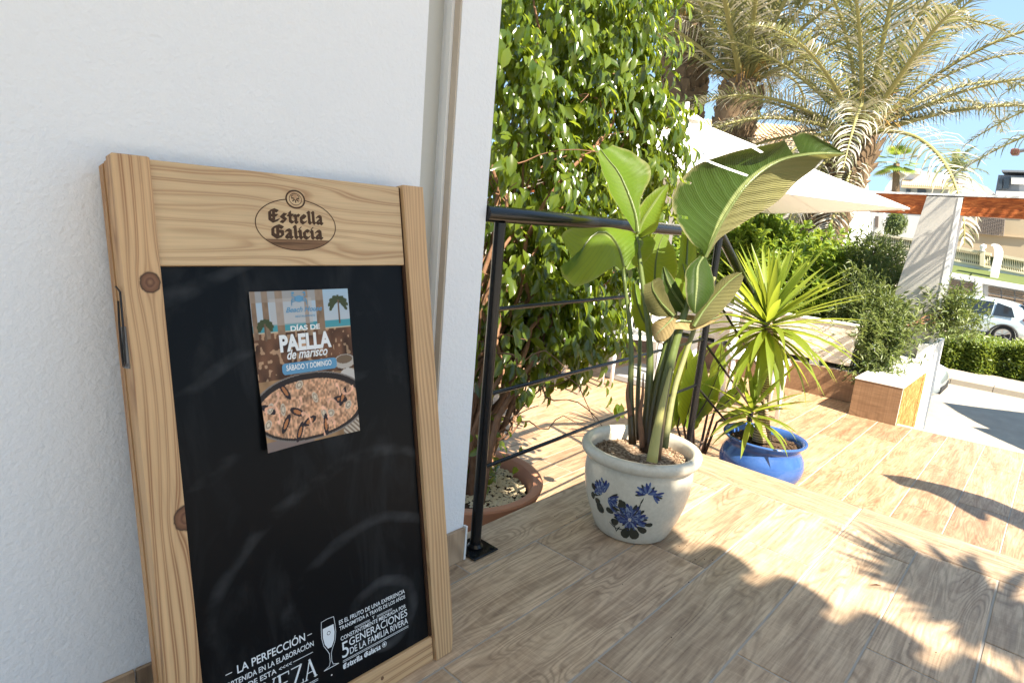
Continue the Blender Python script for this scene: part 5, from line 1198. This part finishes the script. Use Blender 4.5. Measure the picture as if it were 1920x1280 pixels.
kn2 = kn[:4]+[a_, a_+np.array([-.05, -2.4, 0]), c_2+np.array([-.55, -2.4, 0]), c_2]+kn[6:]
caster('added_shadow_slab', 'added unseen shadow sail right of the view over the lower terrace', kn2, LZ, 2.9, m_white)
rd = [pl(x, y, 2, -2.) for x, y in ((1768, 754), (1840, 764), (1925, 774), (1925, 833), (1880, 815), (1830, 791), (1795, 772))]
rd2 = rd[:3]+[rd[2]+np.array([.5, -5, 0]), rd[3]+np.array([-2, -5, 0])]+rd[3:]
caster('added_road_shadow_slab', 'added unseen shadow caster right of the view over the road', rd2, -2., 6.5, m_white, cat='canopy')
rd = [pl(x, y, 2, -2.) for x, y in ((1822, 800), (1875, 806), (1925, 822), (1925, 846), (1880, 826))]
caster('added_road_shadow_slab', 'narrow added shadow caster right of the view above the near kerb', rd[:3]+[rd[2]+np.array([0, -3, 0]), rd[3]+np.array([-.4, -3, 0])]+rd[3:], -2., 5.5, m_white, cat='canopy')

# ================================================================== STREET AND BUILDINGS
m_wh2 = Mat('white_house_render', .85, .2, (.62, .61, .58)).m
m_blueshade = Mat('pale_blue_paint_and_shade', .85, .2, (.42, .48, .50)).m  # blue of the plinth walls, also the painted shade on the villa
m_creamb = Mat('cream_balustrade', .8, .3, (.52, .48, .35)).m
m_beige = stucco('beige_house_render', (.46, .37, .25), 12, .2, False)
m_rooft = Mat('orange_barrel_tile', .85, .2); _c = m_rooft.coord(); m_rooft.color(m_rooft.mix(m_rooft.noise(_c, 3, 4, .7), (.62, .40, .22), (.78, .60, .40))); m_rooft = m_rooft.m
m_grass = Mat('dry_lawn', .95, .2); m_grass.color(m_grass.mix(m_grass.noise(m_grass.coord(), 6, 5, .7), (.07, .11, .03), (.13, .14, .05))); m_grass = m_grass.m
m_panelst = Mat('slatted_brown_stone', .9, .2, (.30, .22, .15)).m
m_grey = Mat('grey_facade', .7, .3, (.20, .22, .25)).m
m_win = Mat('window_pane', .1, .6, (.05, .06, .07)).m
m_shut = Mat('brown_shutter', .7, .3, (.15, .12, .10)).m
m_iron = Mat('iron_grille', .5, .5, (.16, .13, .11)).m

def strip(root, name, X, pts, th, mat):     # slab whose front face has the picture outline pts on the plane x = X
    P = [pl(x, y, 0, X) for x, y in pts]; return rel(root, MB().prism(P, (th, 0, 0)).build(name, mat))
def root_at(name, X, x, y, label, cat, group=None):
    p = pl(x, y, 0, X); return empty(name, tuple(p), label, cat, group)

# clipped hedge on the verge
hx = 18.9
a = pl(1745, 632, 0, hx); c = pl(1745, 690, 0, hx); e = pl(1925, 655, 0, hx); g = pl(1925, 722, 0, hx)
hd = empty('clipped_hedge', (hx+.5, float(a[1]), -1.87), 'long clipped green hedge on the verge in front of the parked pale blue car', 'hedge')
r = np.random.default_rng(77); n = 26000
yy_ = r.uniform(e[1]-3, a[1]+3, n); t = (a[1]-yy_)/(a[1]-e[1]); ztop = a[2]+(e[2]-a[2])*np.clip(t, -1, 2); zbot = c[2]+(g[2]-c[2])*np.clip(t, -1, 2)
fc = r.integers(0, 3, n); u = r.random(n)
zz = np.where(fc == 1, ztop+r.normal(0, .05, n), zbot+(ztop-zbot)*u); xx_ = np.where(fc == 1, hx+1.1*u, hx+np.abs(r.normal(0, .10, n))+.12*np.sin(yy_*3)+.08*np.sin(yy_*9))
Q = np.stack([xx_, yy_, zz+.05*np.sin(yy_*5)], 1); f = np.stack([-.6*(fc != 1)+r.normal(0, .5, n), r.normal(0, .6, n), .5+r.normal(0, .5, n)], 1); L_ = r.uniform(.06, .11, n)
o = rel(hd, link('foliage', leaves(Q, f, np.array([-.3, -.5, 1.])+r.normal(0, .5, (n, 3)), L_, L_*.5, r.random(n), 'hedge_leaves', m_hedge))); o['kind'] = 'stuff'
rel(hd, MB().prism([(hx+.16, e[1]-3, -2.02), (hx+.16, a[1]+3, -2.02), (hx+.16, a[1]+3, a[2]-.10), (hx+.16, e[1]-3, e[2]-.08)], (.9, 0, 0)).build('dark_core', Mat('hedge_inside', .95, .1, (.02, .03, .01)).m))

# ---- cars
m_carpaint = Mat('pale_blue_car_paint', .16, .6, (.47, .55, .58), .25); m_carpaint.b.inputs['Coat Weight'].default_value = .7; m_carpaint = m_carpaint.m
m_silver = Mat('silver_car_paint', .2, .6, (.42, .47, .49), .45); m_silver.b.inputs['Coat Weight'].default_value = .7; m_silver = m_silver.m
m_tyre = Mat('tyre_rubber', .8, .3, (.02, .02, .02)).m; m_rim = Mat('alloy_rim', .3, .6, (.45, .45, .46), .8).m
m_cglass = Mat('tinted_car_glass', .05, .7, (.015, .02, .025)).m; m_black2 = Mat('black_car_plastic', .55, .4, (.02, .02, .022)).m
m_red = Mat('red_tail_lens', .15, .6, (.20, .05, .05)).m; m_lens = Mat('headlight_lens', .06, .8, (.55, .58, .60)).m
def car(label, loc, rz, paint, group=None):
    """hatchback, nose towards +x, 4.15 m long: lofted body with arches, glass, wheels, lamps"""
    t = empty('parked_car', loc, label, 'car', 'cars parked in the street'); t.rotation_euler = (0, 0, rz)
    xs_ = [-2.05, -2.0, -1.85, -1.55, -1.1, -.6, 0, .5, .95, 1.3, 1.7, 1.95, 2.06]
    sill = [.42, .34, .30, .27, .24, .22, .22, .22, .23, .26, .28, .34, .42]
    belt = [.80, .92, .98, .97, .95, .93, .92, .91, .90, .87, .80, .70, .60]
    roof = [.98, 1.10, 1.28, 1.44, 1.52, 1.55, 1.54, 1.47, 1.22, .97, .88, .76, .62]
    hw_ = [.60, .72, .82, .87, .89, .90, .90, .90, .89, .88, .84, .74, .60]
    V = []; F = []; m = 13
    for x, s_, b_, r_, w_ in zip(xs_, sill, belt, roof, hw_):
        rw = w_*.72 if r_-b_ > .2 else w_*.86
        half = [(w_*.8, s_), (w_*.97, s_+.08), (w_, (s_+b_)/2), (w_*.97, b_), (rw+.03, b_+(r_-b_)*.72), (rw*.8, r_-.012), (0, r_+.01)]
        for y, z in half: V.append((x, y, z))
        for y, z in half[-2::-1]: V.append((x, -y, z))
    for i in range(len(xs_)-1):
        for j in range(m-1): F.append((i*m+j, (i+1)*m+j, (i+1)*m+j+1, i*m+j+1))
        F.append((i*m+m-1, (i+1)*m+m-1, (i+1)*m, i*m))
    F.append(tuple(range(m))); F.append(tuple(range((len(xs_)-1)*m, len(xs_)*m))[::-1])
    b = MB(); b.add(V, F); o = b.build('body', paint, t, math.radians(50))
    sb_ = o.modifiers.new('s', 'SUBSURF'); sb_.levels = 1; sb_.render_levels = 1
    for s2 in (1, -1):
        for P, nm in (([(-1.52, .985), (-1.38, 1.30), (-.95, 1.42), (-.92, .98)], 'rear_window'), ([(-.86, .98), (-.88, 1.425), (-.05, 1.45), (-.02, .965)], 'side_window'), ([(.05, .965), (.02, 1.45), (.42, 1.38), (.93, .96)], 'side_window')):
            def sidey(z): return s2*(.868-(z-.95)*.42 if z > .95 else .87)
            Q = [(x, sidey(z)+s2*.012, z) for x, z in P]; b = MB(); b.prism(Q, (0, -s2*.01, -.002)); b.build(nm, m_cglass, t)
        for xw in (-1.32, 1.32):
            b = MB(); pts = [(xw+.40*math.cos(g), s2*.905, .30+.40*math.sin(g)) for g in np.linspace(-.1, math.pi+.1, 18)]; b.tube(pts, .035, 6); b.build('arch_trim', m_black2, t)
        b = MB(); b.box((-.95, s2*.885-.012, .25), (.92, s2*.885+.012, .36)); b.build('sill_trim', m_black2, t)
        b = MB(); b.box((-.72, s2*.905-.012, .80), (-.52, s2*.905+.012, .835), 0, None, .004); b.build('door_handle', paint, t)
        b = MB(); b.box((-.885, s2*.893-.004, .36), (-.875, s2*.893+.004, .96)); b.build('door_gap', m_black2, t)
        b = MB(); b.box((-1.98, s2*.62-.13, .90), (-1.76, s2*.62+.22*1, 1.02), 0, None, .02); b.build('tail_light', m_red, t)
        b = MB(); b.prism([(1.55, s2*.80, .68), (1.93, s2*.60, .62), (1.95, s2*.62, .74), (1.60, s2*.83, .84)], (0.02, s2*.035, .01)); b.build('headlight', m_lens, t)
        b = MB(); b.box((.72, min(s2*.92, s2*1.06), .96), (.90, max(s2*.92, s2*1.06), 1.09), 0, None, .03); b.build('mirror', paint, t)
        for xw in (-1.32, 1.32):
            wh = MB(); R0 = .335
            T_ = Matrix.Translation((xw, s2*.80, R0)) @ Matrix.Rotation(-s2*math.pi/2, 4, 'X')
            w1 = MB().lathe([(.21, -.10), (.31, -.10), (R0, -.07), (R0, .07), (.31, .10), (.22, .105)], 28); o = w1.build('wheel', m_tyre, t, True); o.matrix_local = T_
            w2 = MB().lathe([(.0, .03), (.21, .03)], 28); o2 = w2.build('wheel_disc', m_black2, o)
            b = MB()
            for k_ in range(5):
                g = k_*2*math.pi/5; b.prism([(math.cos(g-.15)*.04, math.sin(g-.15)*.04, .075), (math.cos(g-.16)*.21, math.sin(g-.16)*.21, .09), (math.cos(g+.16)*.21, math.sin(g+.16)*.21, .09), (math.cos(g+.15)*.04, math.sin(g+.15)*.04, .075)], (0, 0, -.03))
            b.lathe([(.205, .06), (.205, .10), (.235, .105), (.235, .06)], 24); b.build('rim', m_rim, o)
    b = MB(); b.prism([(-1.62, -.55, 1.475), (-1.62, .55, 1.475), (-1.86, .58, 1.36), (-1.86, -.58, 1.36)], (0, 0, .03)); b.build('spoiler', m_black2, t)
    b = MB(); b.prism([(-1.70, -.60, 1.36), (-1.70, .60, 1.36), (-1.965, .66, 1.06), (-1.965, -.66, 1.06)], (-.015, 0, .012)); b.build('rear_window', m_cglass, t)
    b = MB(); b.prism([(.52, -.60, 1.43), (.52, .60, 1.43), (1.16, .72, 1.04), (1.16, -.72, 1.04)], (.012, 0, .02)); b.build('windscreen', m_cglass, t)
    b = MB(); b.box((1.985, -.45, .42), (2.055, .45, .56), 0, None, .01); b.build('grille', m_black2, t)
    b = MB(); b.box((-2.075, -.55, .33), (-1.98, .55, .48), 0, None, .02); b.build('bumper', m_black2, t)
    return t
wy = pl(1876, 646, 2, -2.)       # rear wheel's contact point
car('pale blue hatchback parked beyond the clipped hedge, its rear to the right', (float(wy[0])+.80, float(wy[1])+1.32, -2.0), math.pi/2, m_carpaint)
fw = pl(1752, 789, 2, -2.)
car('silver car of which only the nose shows beside the column foot', (float(fw[0])+.84, float(fw[1])+2.10, -2.0), -math.pi/2, m_silver)

# ---- pale rubble wall and slatted panel wall behind the car
X = 30.
pwl = root_at('panel_wall', X, 1850, 580, 'white street wall with brown slatted panels behind the pale blue car', 'wall')
strip(pwl, 'wall', X+.12, [(1700, 500), (1930, 541), (1930, 640), (1700, 640)], .3, m_wh2)
strip(pwl, 'coping', X-.05, [(1700, 497), (1930, 537), (1930, 547), (1700, 507)], .4, m_wh2)
def lerp2(a, c, t): return (a[0]+(c[0]-a[0])*t, a[1]+(c[1]-a[1])*t)
for k_ in range(9):       # panels: columns between x=1650 and 1925
    xa_, xb_ = 1700+k_*25.5, 1700+(k_+1)*25.5-2.5
    if 1833 < xa_+12 < 1850: strip(pwl, 'post', X-.06, [(1829, 520), (1842, 522), (1841, 590), (1828, 588)], .3, m_wh2); continue
    for row in range(3):
        y0_, y1_ = 510+row*14, 510+(row+1)*14-2
        f_ = lambda x: (x-1700)*.174
        for q in range(4):
            h0, h1 = y0_+q*3, y0_+q*3+2.2
            strip(pwl, 'slat', X+.0+(.03 if q % 2 else 0), [(xa_, h0+f_(xa_)), (xb_, h0+f_(xb_)), (xb_, h1+f_(xb_)), (xa_, h1+f_(xa_))], .1, m_panelst)
rw_ = root_at('rubble_wall', 28.6, 1900, 600, 'low white pebbled wall at the far kerb right of the parked car', 'wall')
strip(rw_, 'wall', 28.6, [(1700, 545), (1930, 580), (1930, 640), (1700, 610)], .3, m_wh2)
r = np.random.default_rng(12); b = MB()
for i in range(260):
    x, y = r.uniform(1880, 1926), r.uniform(576, 606); p = pl(x, y, 0, 28.58); s3 = r.uniform(.05, .09); b.add([p+np.array(v)*s3 for v in ((0, 1, 0), (0, 0, .8), (0, -1, 0), (0, 0, -.8), (-.5, 0, 0))], [(0, 1, 4), (1, 2, 4), (2, 3, 4), (3, 0, 4)])
o = rel(rw_, b.build('pebbles', m_kerb)); o['kind'] = 'stuff'
# lawn strip and balustrades
lw = MB(); lw.add([pl(1700, 498, 0, 30.2), pl(1930, 536, 0, 30.2), pl(1930, 520, 0, 33.3), pl(1700, 482, 0, 33.3)], [(0, 1, 2, 3)]); tag(lw.build('grass_strip', m_grass), kind='structure')
def balustrade(X, xa_, xb_, ytop, yrail, ybot, ywall, sl_, n, label, wallmat, group='cream balustrades across the street'):
    rt = root_at('balustrade', X, (xa_+xb_)/2, ybot, label, 'balustrade', group); f_ = lambda x: (x-xa_)*sl_
    q4 = lambda y0_, y1_, a0, a1: [(a0, y0_+f_(a0)), (a1, y0_+f_(a1)), (a1, y1_+f_(a1)), (a0, y1_+f_(a0))]
    strip(rt, 'top_rail', X-.06, q4(ytop, yrail, xa_, xb_), .24, m_creamb); strip(rt, 'base_rail', X-.06, q4(ybot-3, ybot, xa_, xb_), .24, m_creamb)
    strip(rt, 'plinth_wall', X, q4(ybot, ywall, xa_, xb_), .2, wallmat)
    for k_ in range(n):
        x = xa_+(xb_-xa_)*(k_+.5)/n; p0 = pl(x, ybot-3+f_(x), 0, X+.05); p1 = pl(x-1.0, yrail+f_(x), 0, X+.05); w_ = (xb_-xa_)/n*p0[0]/F_PX*.34
        P = [p0+(p1-p0)*t for t in (0, .12, .3, .5, .7, .88, 1)]; b = MB(); b.tube(P, [w_*k2 for k2 in (.9, .5, 1.0, .7, .45, .5, .9)], 6); rel(rt, b.build('baluster', m_creamb))
    return rt
balustrade(33.2, 1785, 1858, 460, 465, 489, 505, .20, 19, 'cream balustrade left of the curved white gate post across the street', m_blueshade)
balustrade(33.2, 1872, 1930, 476, 481, 505, 522, .20, 14, 'cream balustrade right of the curved white gate post across the street', m_blueshade)
balustrade(34., 1640, 1722, 436, 440, 458, 470, .16, 24, 'cream balustrade seen left of the column', m_creamb)
fi = root_at('ball_finial_post', 33., 1842, 490, 'short balustrade post topped by a white ball finial', 'post'); strip(fi, 'shaft', 33., [(1838, 470), (1846, 472), (1845, 500), (1837, 498)], .3, m_creamb)
p = pl(1843, 464, 0, 33.1); b = MB().lathe([(.0, -.18), (.14, -.16), (.05, -.08), (.13, .02), (.10, .11), (0, .15)], 14, 0, tuple(p)); rel(fi, b.build('finial', m_wh2, None, True))
gp = root_at('curved_gate_post', 31., 1862, 525, 'tall white gate post curling over at its top across the street', 'post')
strip(gp, 'shaft', 31., [(1859, 457.5), (1864, 456.2), (1870, 458), (1876, 463), (1879, 472), (1878, 484), (1873, 505), (1868, 530), (1855, 530), (1858, 505), (1864, 480), (1864, 468), (1862, 462), (1858, 461)], .5, m_wh2)
dh = empty('added_shade_strips', (35, 0, -.5), 'added dark strips, painted shade, directly behind the cream balustrades', 'hedge')
strip(dh, 'foliage', 34.6, [(1780, 470), (1935, 492), (1935, 530), (1780, 515)], .5, Mat('dark_shade_paint', .95, .1, (.03, .04, .015)).m)  # dark strips added behind the balusters, shade of the openings in their colour
strip(dh, 'foliage', 35.2, [(1640, 441), (1722, 452), (1722, 475), (1640, 470)], .5, bpy.data.materials['dark_shade_paint'])
# beige house
bh = root_at('beige_house', 40., 1860, 480, 'plain beige house with one grilled window below the wooden beam', 'house')
strip(bh, 'wall', 40., [(1797, 372), (1950, 380), (1950, 530), (1780, 530)], 5, m_beige)
strip(bh, 'roof', 39.8, [(1790, 366), (1955, 374), (1955, 381), (1790, 373)], 5.4, m_wh2)
strip(bh, 'string_course', 39.9, [(1796, 434.5), (1935, 446), (1935, 447.5), (1796, 436)], .2, m_beige)
wi = strip(bh, 'window', 39.85, [(1846, 409), (1882, 412), (1878, 435), (1842, 432)], .12, m_win)
b = MB()
c4 = [pl(x, y, 0, 39.3) for x, y in ((1837, 407), (1884, 411), (1881, 442), (1832, 437))]
for k_ in range(13):
    t = k_/12; 
    for (A_, B_, C_, D_) in ((c4[0], c4[1], c4[3], c4[2]), (c4[0], c4[3], c4[1], c4[2])):
        b.tube([A_+(B_-A_)*t, C_+(D_-C_)*t], .022, 4, cap=False)
for k_ in range(-8, 13):
    t0_, t1_ = max(0, k_/8), min(1, (k_+8)/8)
    if t1_ <= t0_: continue
    u0, u1 = (t0_*8-k_)/8, (t1_*8-k_)/8
    f2 = lambda s4, u: c4[0]+(c4[1]-c4[0])*s4+(c4[3]-c4[0])*u
    b.tube([f2(t0_, min(1, max(0, u0))), f2(t1_, min(1, max(0, u1)))], .015, 4, cap=False)
g_ = b.build('grille', m_iron); g_.parent = wi; g_.matrix_parent_inverse = (Matrix.Translation(bh.location)).inverted() @ Matrix.Identity(4); g_.matrix_parent_inverse = Matrix.Identity(4); g_['kind'] = 'stuff'
wl = root_at('wall_lamp', 39.5, 1804, 412, 'white double wall lamp at the beige house corner', 'lamp')
for y in (409, 418): p = pl(1803, y, 0, 39.4); b = MB().lathe([(0, -.12), (.16, -.1), (.2, .02), (.1, .12), (0, .13)], 10, 0, tuple(p)); rel(wl, b.build('lamp_shade', m_wh2))
def tiled_roof(root, X, quad, th, n, lean=1.2):
    """pitched roof face: eave at plane X, ridge further back; rows of barrel tiles as separate ribs"""
    (a0, a1, r1, r0) = [np.array(q, float) for q in quad]
    A_, B_ = pl(*a0, 0, X), pl(*a1, 0, X); C_, D_ = pl(*r1, 0, X+lean), pl(*r0, 0, X+lean)
    b = MB(); b.prism([A_, B_, C_, D_], (0, 0, -th)); rel(root, b.build('roof', m_rooft))
    b = MB(); w_ = np.linalg.norm(B_-A_)/n*.32
    for k_ in range(n):
        t = (k_+.5)/n; b.tube([A_+(B_-A_)*t+(0, 0, w_*.3), D_+(C_-D_)*t+(0, 0, w_*.3)], w_, 5, cap=False)
    o = rel(root, b.build('roof_tiles', m_rooft)); o['kind'] = 'stuff'
# left: white house with orange roof behind the palms
h1 = root_at('white_house', 24., 1430, 420, 'white house with orange tiled roof behind the parasol and palms', 'house')
strip(h1, 'wall', 24., [(1200, 246), (1545, 272), (1560, 470), (1200, 460)], 6, m_wh2)
tiled_roof(h1, 23.2, [(1190, 246), (1560, 272), (1515, 240), (1190, 216)], .10, 46, 2.5)
strip(h1, 'fascia', 23.3, [(1190, 250), (1562, 276), (1562, 284), (1190, 258)], .2, m_wh2)
b = MB()
for k_ in range(46): x = 1195+k_*8; strip_p = [pl(x, 254+(x-1190)*.07, 0, 23.1), pl(x+4, 254.3+(x-1190)*.07, 0, 23.1), pl(x+4, 260+(x-1190)*.07, 0, 23.1), pl(x, 259.7+(x-1190)*.07, 0, 23.1)]; b.prism(strip_p, (.15, 0, 0))
o = rel(h1, b.build('dentils', m_wh2)); o['kind'] = 'stuff'
wn = strip(h1, 'window', 23.93, [(1462, 402), (1500, 404), (1497, 430), (1459, 428)], .06, m_shut)
strip(h1, 'window_mullion', 23.88, [(1479, 403), (1481, 403), (1478, 429), (1476, 429)], .06, m_iron)
strip(h1, 'doorway', 23.93, [(1402, 396), (1424, 397), (1422, 425), (1400, 423)], .06, m_shut)
strip(h1, 'pilaster', 23.8, [(1424, 393), (1440, 394), (1437, 428), (1421, 427)], .2, m_beige)
strip(h1, 'balcony_edge', 23.5, [(1430, 432), (1560, 438), (1560, 446), (1430, 440)], .5, m_wh2)
# middle: white porch house with pillars
h2 = root_at('white_porch_house', 38., 1630, 430, 'white house with square porch pillars left of the column', 'house')
strip(h2, 'wall', 39.5, [(1590, 396), (1735, 406), (1735, 480), (1590, 470)], 4, m_wh2)
for x in (1612, 1628, 1648): strip(h2, 'pillar', 38.2, [(x, 398), (x+9, 399), (x+8, 440), (x-1, 439)], .4, m_wh2)
for x in (1602, 1620, 1638): strip(h2, 'window', 39.4, [(x+3, 405), (x+9, 405.5), (x+8, 426), (x+2, 425.5)], .12, m_shut)
tp2 = root_at('topiary_ball', 36.5, 1679, 436, 'pale rounded topiary bush behind the cream balustrade', 'shrub')
Pq, dq = shell([(pl(1679, 420, 0, 36.6), .48, 1.2)], 900, np.random.default_rng(5), .8); L_ = np.full(900, .12)
o = rel(tp2, link('foliage', leaves(Pq, dq+np.random.default_rng(6).normal(0, .5, (900, 3)), np.tile(np.array([0, -.3, 1.]), (900, 1)), L_, L_*.5, np.random.default_rng(7).random(900), 'topiary', m_ole))); o['kind'] = 'stuff'
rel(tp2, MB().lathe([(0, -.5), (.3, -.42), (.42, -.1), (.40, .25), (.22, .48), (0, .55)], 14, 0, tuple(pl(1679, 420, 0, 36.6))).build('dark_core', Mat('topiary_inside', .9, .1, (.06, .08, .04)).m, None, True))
# far white house with tiled terrace roof
h3 = root_at('white_villa', 70., 1745, 365, 'far white villa with a strip of orange roof tiles above the column', 'house')
strip(h3, 'wall', 70., [(1675, 330), (1690, 322), (1720, 323), (1735, 321), (1806, 333), (1850, 350), (1868, 366), (1868, 420), (1640, 420), (1660, 352)], 8, m_wh2)
tiled_roof(h3, 69., [(1690, 347.5), (1804, 352), (1804, 337), (1693, 331)], .2, 30, 1.5)
strip(h3, 'painted_shade_wall', 69.9, [(1688, 350), (1804, 354), (1804, 366), (1686, 364)], .1, m_blueshade)  # wall strip under the roof, its shade painted in pale blue
for x in (1699, 1720): strip(h3, 'window', 69.7, [(x, 354), (x+16 if x > 1700 else x+8, 355), (x+16 if x > 1700 else x+8, 364), (x, 363)], .15, m_win)
strip(h3, 'chimney', 69.5, [(1797, 322), (1812, 323), (1812, 345), (1797, 344)], 2, m_wh2)
strip(h3, 'chimney', 69.5, [(1715, 316), (1723, 316), (1723, 326), (1715, 326)], 2, m_wh2)
b = MB(); r = np.random.default_rng(4)
# right: modern grey building
h4 = root_at('modern_grey_building', 62., 1895, 365, 'modern grey building with flat overhanging roof at the right picture edge', 'building')
strip(h4, 'wall', 62., [(1872, 328), (1940, 330), (1940, 372), (1864, 372)], 8, m_grey)
strip(h4, 'roof', 61.5, [(1878, 318.5), (1940, 320), (1940, 323.5), (1878, 322)], 9, m_grey)
strip(h4, 'white_bay', 61.6, [(1896, 332), (1925, 333), (1925, 346), (1896, 345)], .3, m_wh2)
for q in ([(1873, 335), (1880, 333), (1878, 355), (1871, 356)], [(1883, 333), (1893, 333), (1891, 354), (1881, 354)]): strip(h4, 'window', 61.7, q, .25, m_win)
strip(h4, 'balcony', 61., [(1868, 358), (1940, 360), (1940, 370), (1866, 368)], .6, m_wh2)
b = MB(); r = np.random.default_rng(4)
fr_ = root_at('far_rooftops', 80., 1700, 400, 'row of low white rooftops far behind the column and beam', 'houses')
for x in range(1560, 1960, 22):
    y = 352+(x-1560)*.035+r.uniform(-3, 8); o = strip(fr_, 'house', 80+r.uniform(-3, 6), [(x, y+6), (x+20, y+7), (x+20, 470), (x, 470)], 6, m_wh2)
# far palms
def small_palm(name, label, X, x, ytop, ybase, R, n, fanleaf, seed):
    top = pl(x, ytop, 0, X); bs = pl(x-2, ybase, 0, X); t = empty('palm_tree', tuple(bs), label, 'palm tree', 'palm trees behind the terrace')
    b = MB(); b.tube([bs, (bs+top)/2, top], [.24, .2, .17], 8); rel(t, b.build('trunk', m_boot, None, True))
    r = np.random.default_rng(seed)
    for i in range(n):
        az = i*2.4; el_ = -.6+1.9*i/n; d = np.array([math.cos(az)*math.cos(el_), math.sin(az)*math.cos(el_), math.sin(el_)]); V = []; F = []; Rr = []
        side = np.cross(d, (0, 0, 1.)); side /= np.linalg.norm(side)
        if fanleaf:
            for q in range(-7, 8):
                dd2 = d*math.cos(q*.16)+side*math.sin(q*.16); o = top+d*R*.45; n0 = len(V); e2 = o+dd2*R*.55+np.array([0, 0, -.15*R]); sw = np.cross(dd2, d+(.01, 0, 0))*0+side*.035*R; V += [o-sw*.4, o+sw*.4, (o+e2)/2+sw, e2, (o+e2)/2-sw]; F.append((n0, n0+1, n0+2, n0+3)); F.append((n0, n0+3, n0+4, n0+4))
            V += [top, top+side*.03, top+d*R*.45]; F.append((len(V)-3, len(V)-2, len(V)-1, len(V)-1))
            me = bpy.data.meshes.new('fan_leaf'); me.from_pydata([tuple(v) for v in V], [], [f[:3] if f[2] == f[3] else f for f in F]); me.materials.append(m_schef if i % 3 else m_palmd); set_rnd(me, np.full(len(V), r.random())); o_ = link('fan_leaf', me); rel(t, o_)
        else:
            o_ = link('frond', FR[i % 2]); o_.matrix_world = Matrix.Translation(top) @ Matrix.Rotation(az, 4, 'Z') @ Matrix.Rotation(-el_, 4, 'Y') @ Matrix.Scale(R/3, 4); rel2(t, o_)
            if not i: pass
    return t
small_palm('fan', 'small green fan palm with a thin trunk right of the drooping palm', 45., 1681, 306, 375, 1.5, 26, True, 3)
# dark far palm: own mesh with dark leaflets
dk = frond_mesh(3.0, 40, .9, .55, 99, 0., .035); dk.materials[0] = m_strd
FRs = FR[:]; FR[0] = dk; FR[1] = dk
small_palm('far', 'far dark palm standing behind the white villa', 84., 1788, 322, 352, 3.6, 22, False, 4)
FR[:] = FRs
# street lamp head at the right edge
sl_ = root_at('street_lamp', 22., 1935, 300, 'brown street lamp head poking in at the right picture edge', 'street lamp')
a_, c_2 = pl(1897, 280, 0, 22.), pl(1910, 291, 0, 22.)
rel(sl_, MB().box((21.8, c_2[1], c_2[2]), (22.2, a_[1], a_[2]), 0, None, .03).build('lamp_head', Mat('brown_lamp_housing', .5, .4, (.14, .05, .035)).m))
b = MB(); b.tube([pl(1909, 284, 0, 22.), pl(1925, 281, 0, 22.), pl(2085, 295, 0, 22.), pl(2090, 312, 0, 22.), np.array([*pl(2090, 312, 0, 22.)[:2], -2.])], .05, 8); rel(sl_, b.build('arm', m_steel))

# dry leaf sliver lying on the terrace tiles
p = pl(1643, 1098, 2, .001); b = MB(); b.add([p+np.array(v) for v in ((-.012, .016, .001), (-.002, .004, .005), (.014, -.012, .002), (.003, -.001, .001), (-.004, .001, .009))], [(0, 1, 4), (1, 2, 4), (0, 3, 1), (1, 3, 2)])
tag(b.build('fallen_leaf', m_bark), 'tiny dark dry leaf lying on the sunlit floor tiles', 'leaf')
r = np.random.default_rng(17); b = MB()
for i in range(120):          # crumbs of soil round the painted pot and along the step
    g = r.uniform(0, 6.28); q = r.uniform(.13, .26); x, y = (WC[0]+q*math.cos(g), WC[1]+q*math.sin(g)) if i < 70 else (r.uniform(1.3, 2.5), r.uniform(.0, 1.15))
    if y > 1.25: continue
    s4 = r.uniform(.0008, .0026); b.add([(x+s4, y, 0), (x-s4*.6, y+s4, 0), (x-s4*.6, y-s4, 0), (x, y, s4)], [(0, 1, 3), (1, 2, 3), (2, 0, 3)])
tag(b.build('soil_crumbs', m_dsoil), 'scattered crumbs of soil on the floor tiles round the painted pot', 'soil', kind='stuff')
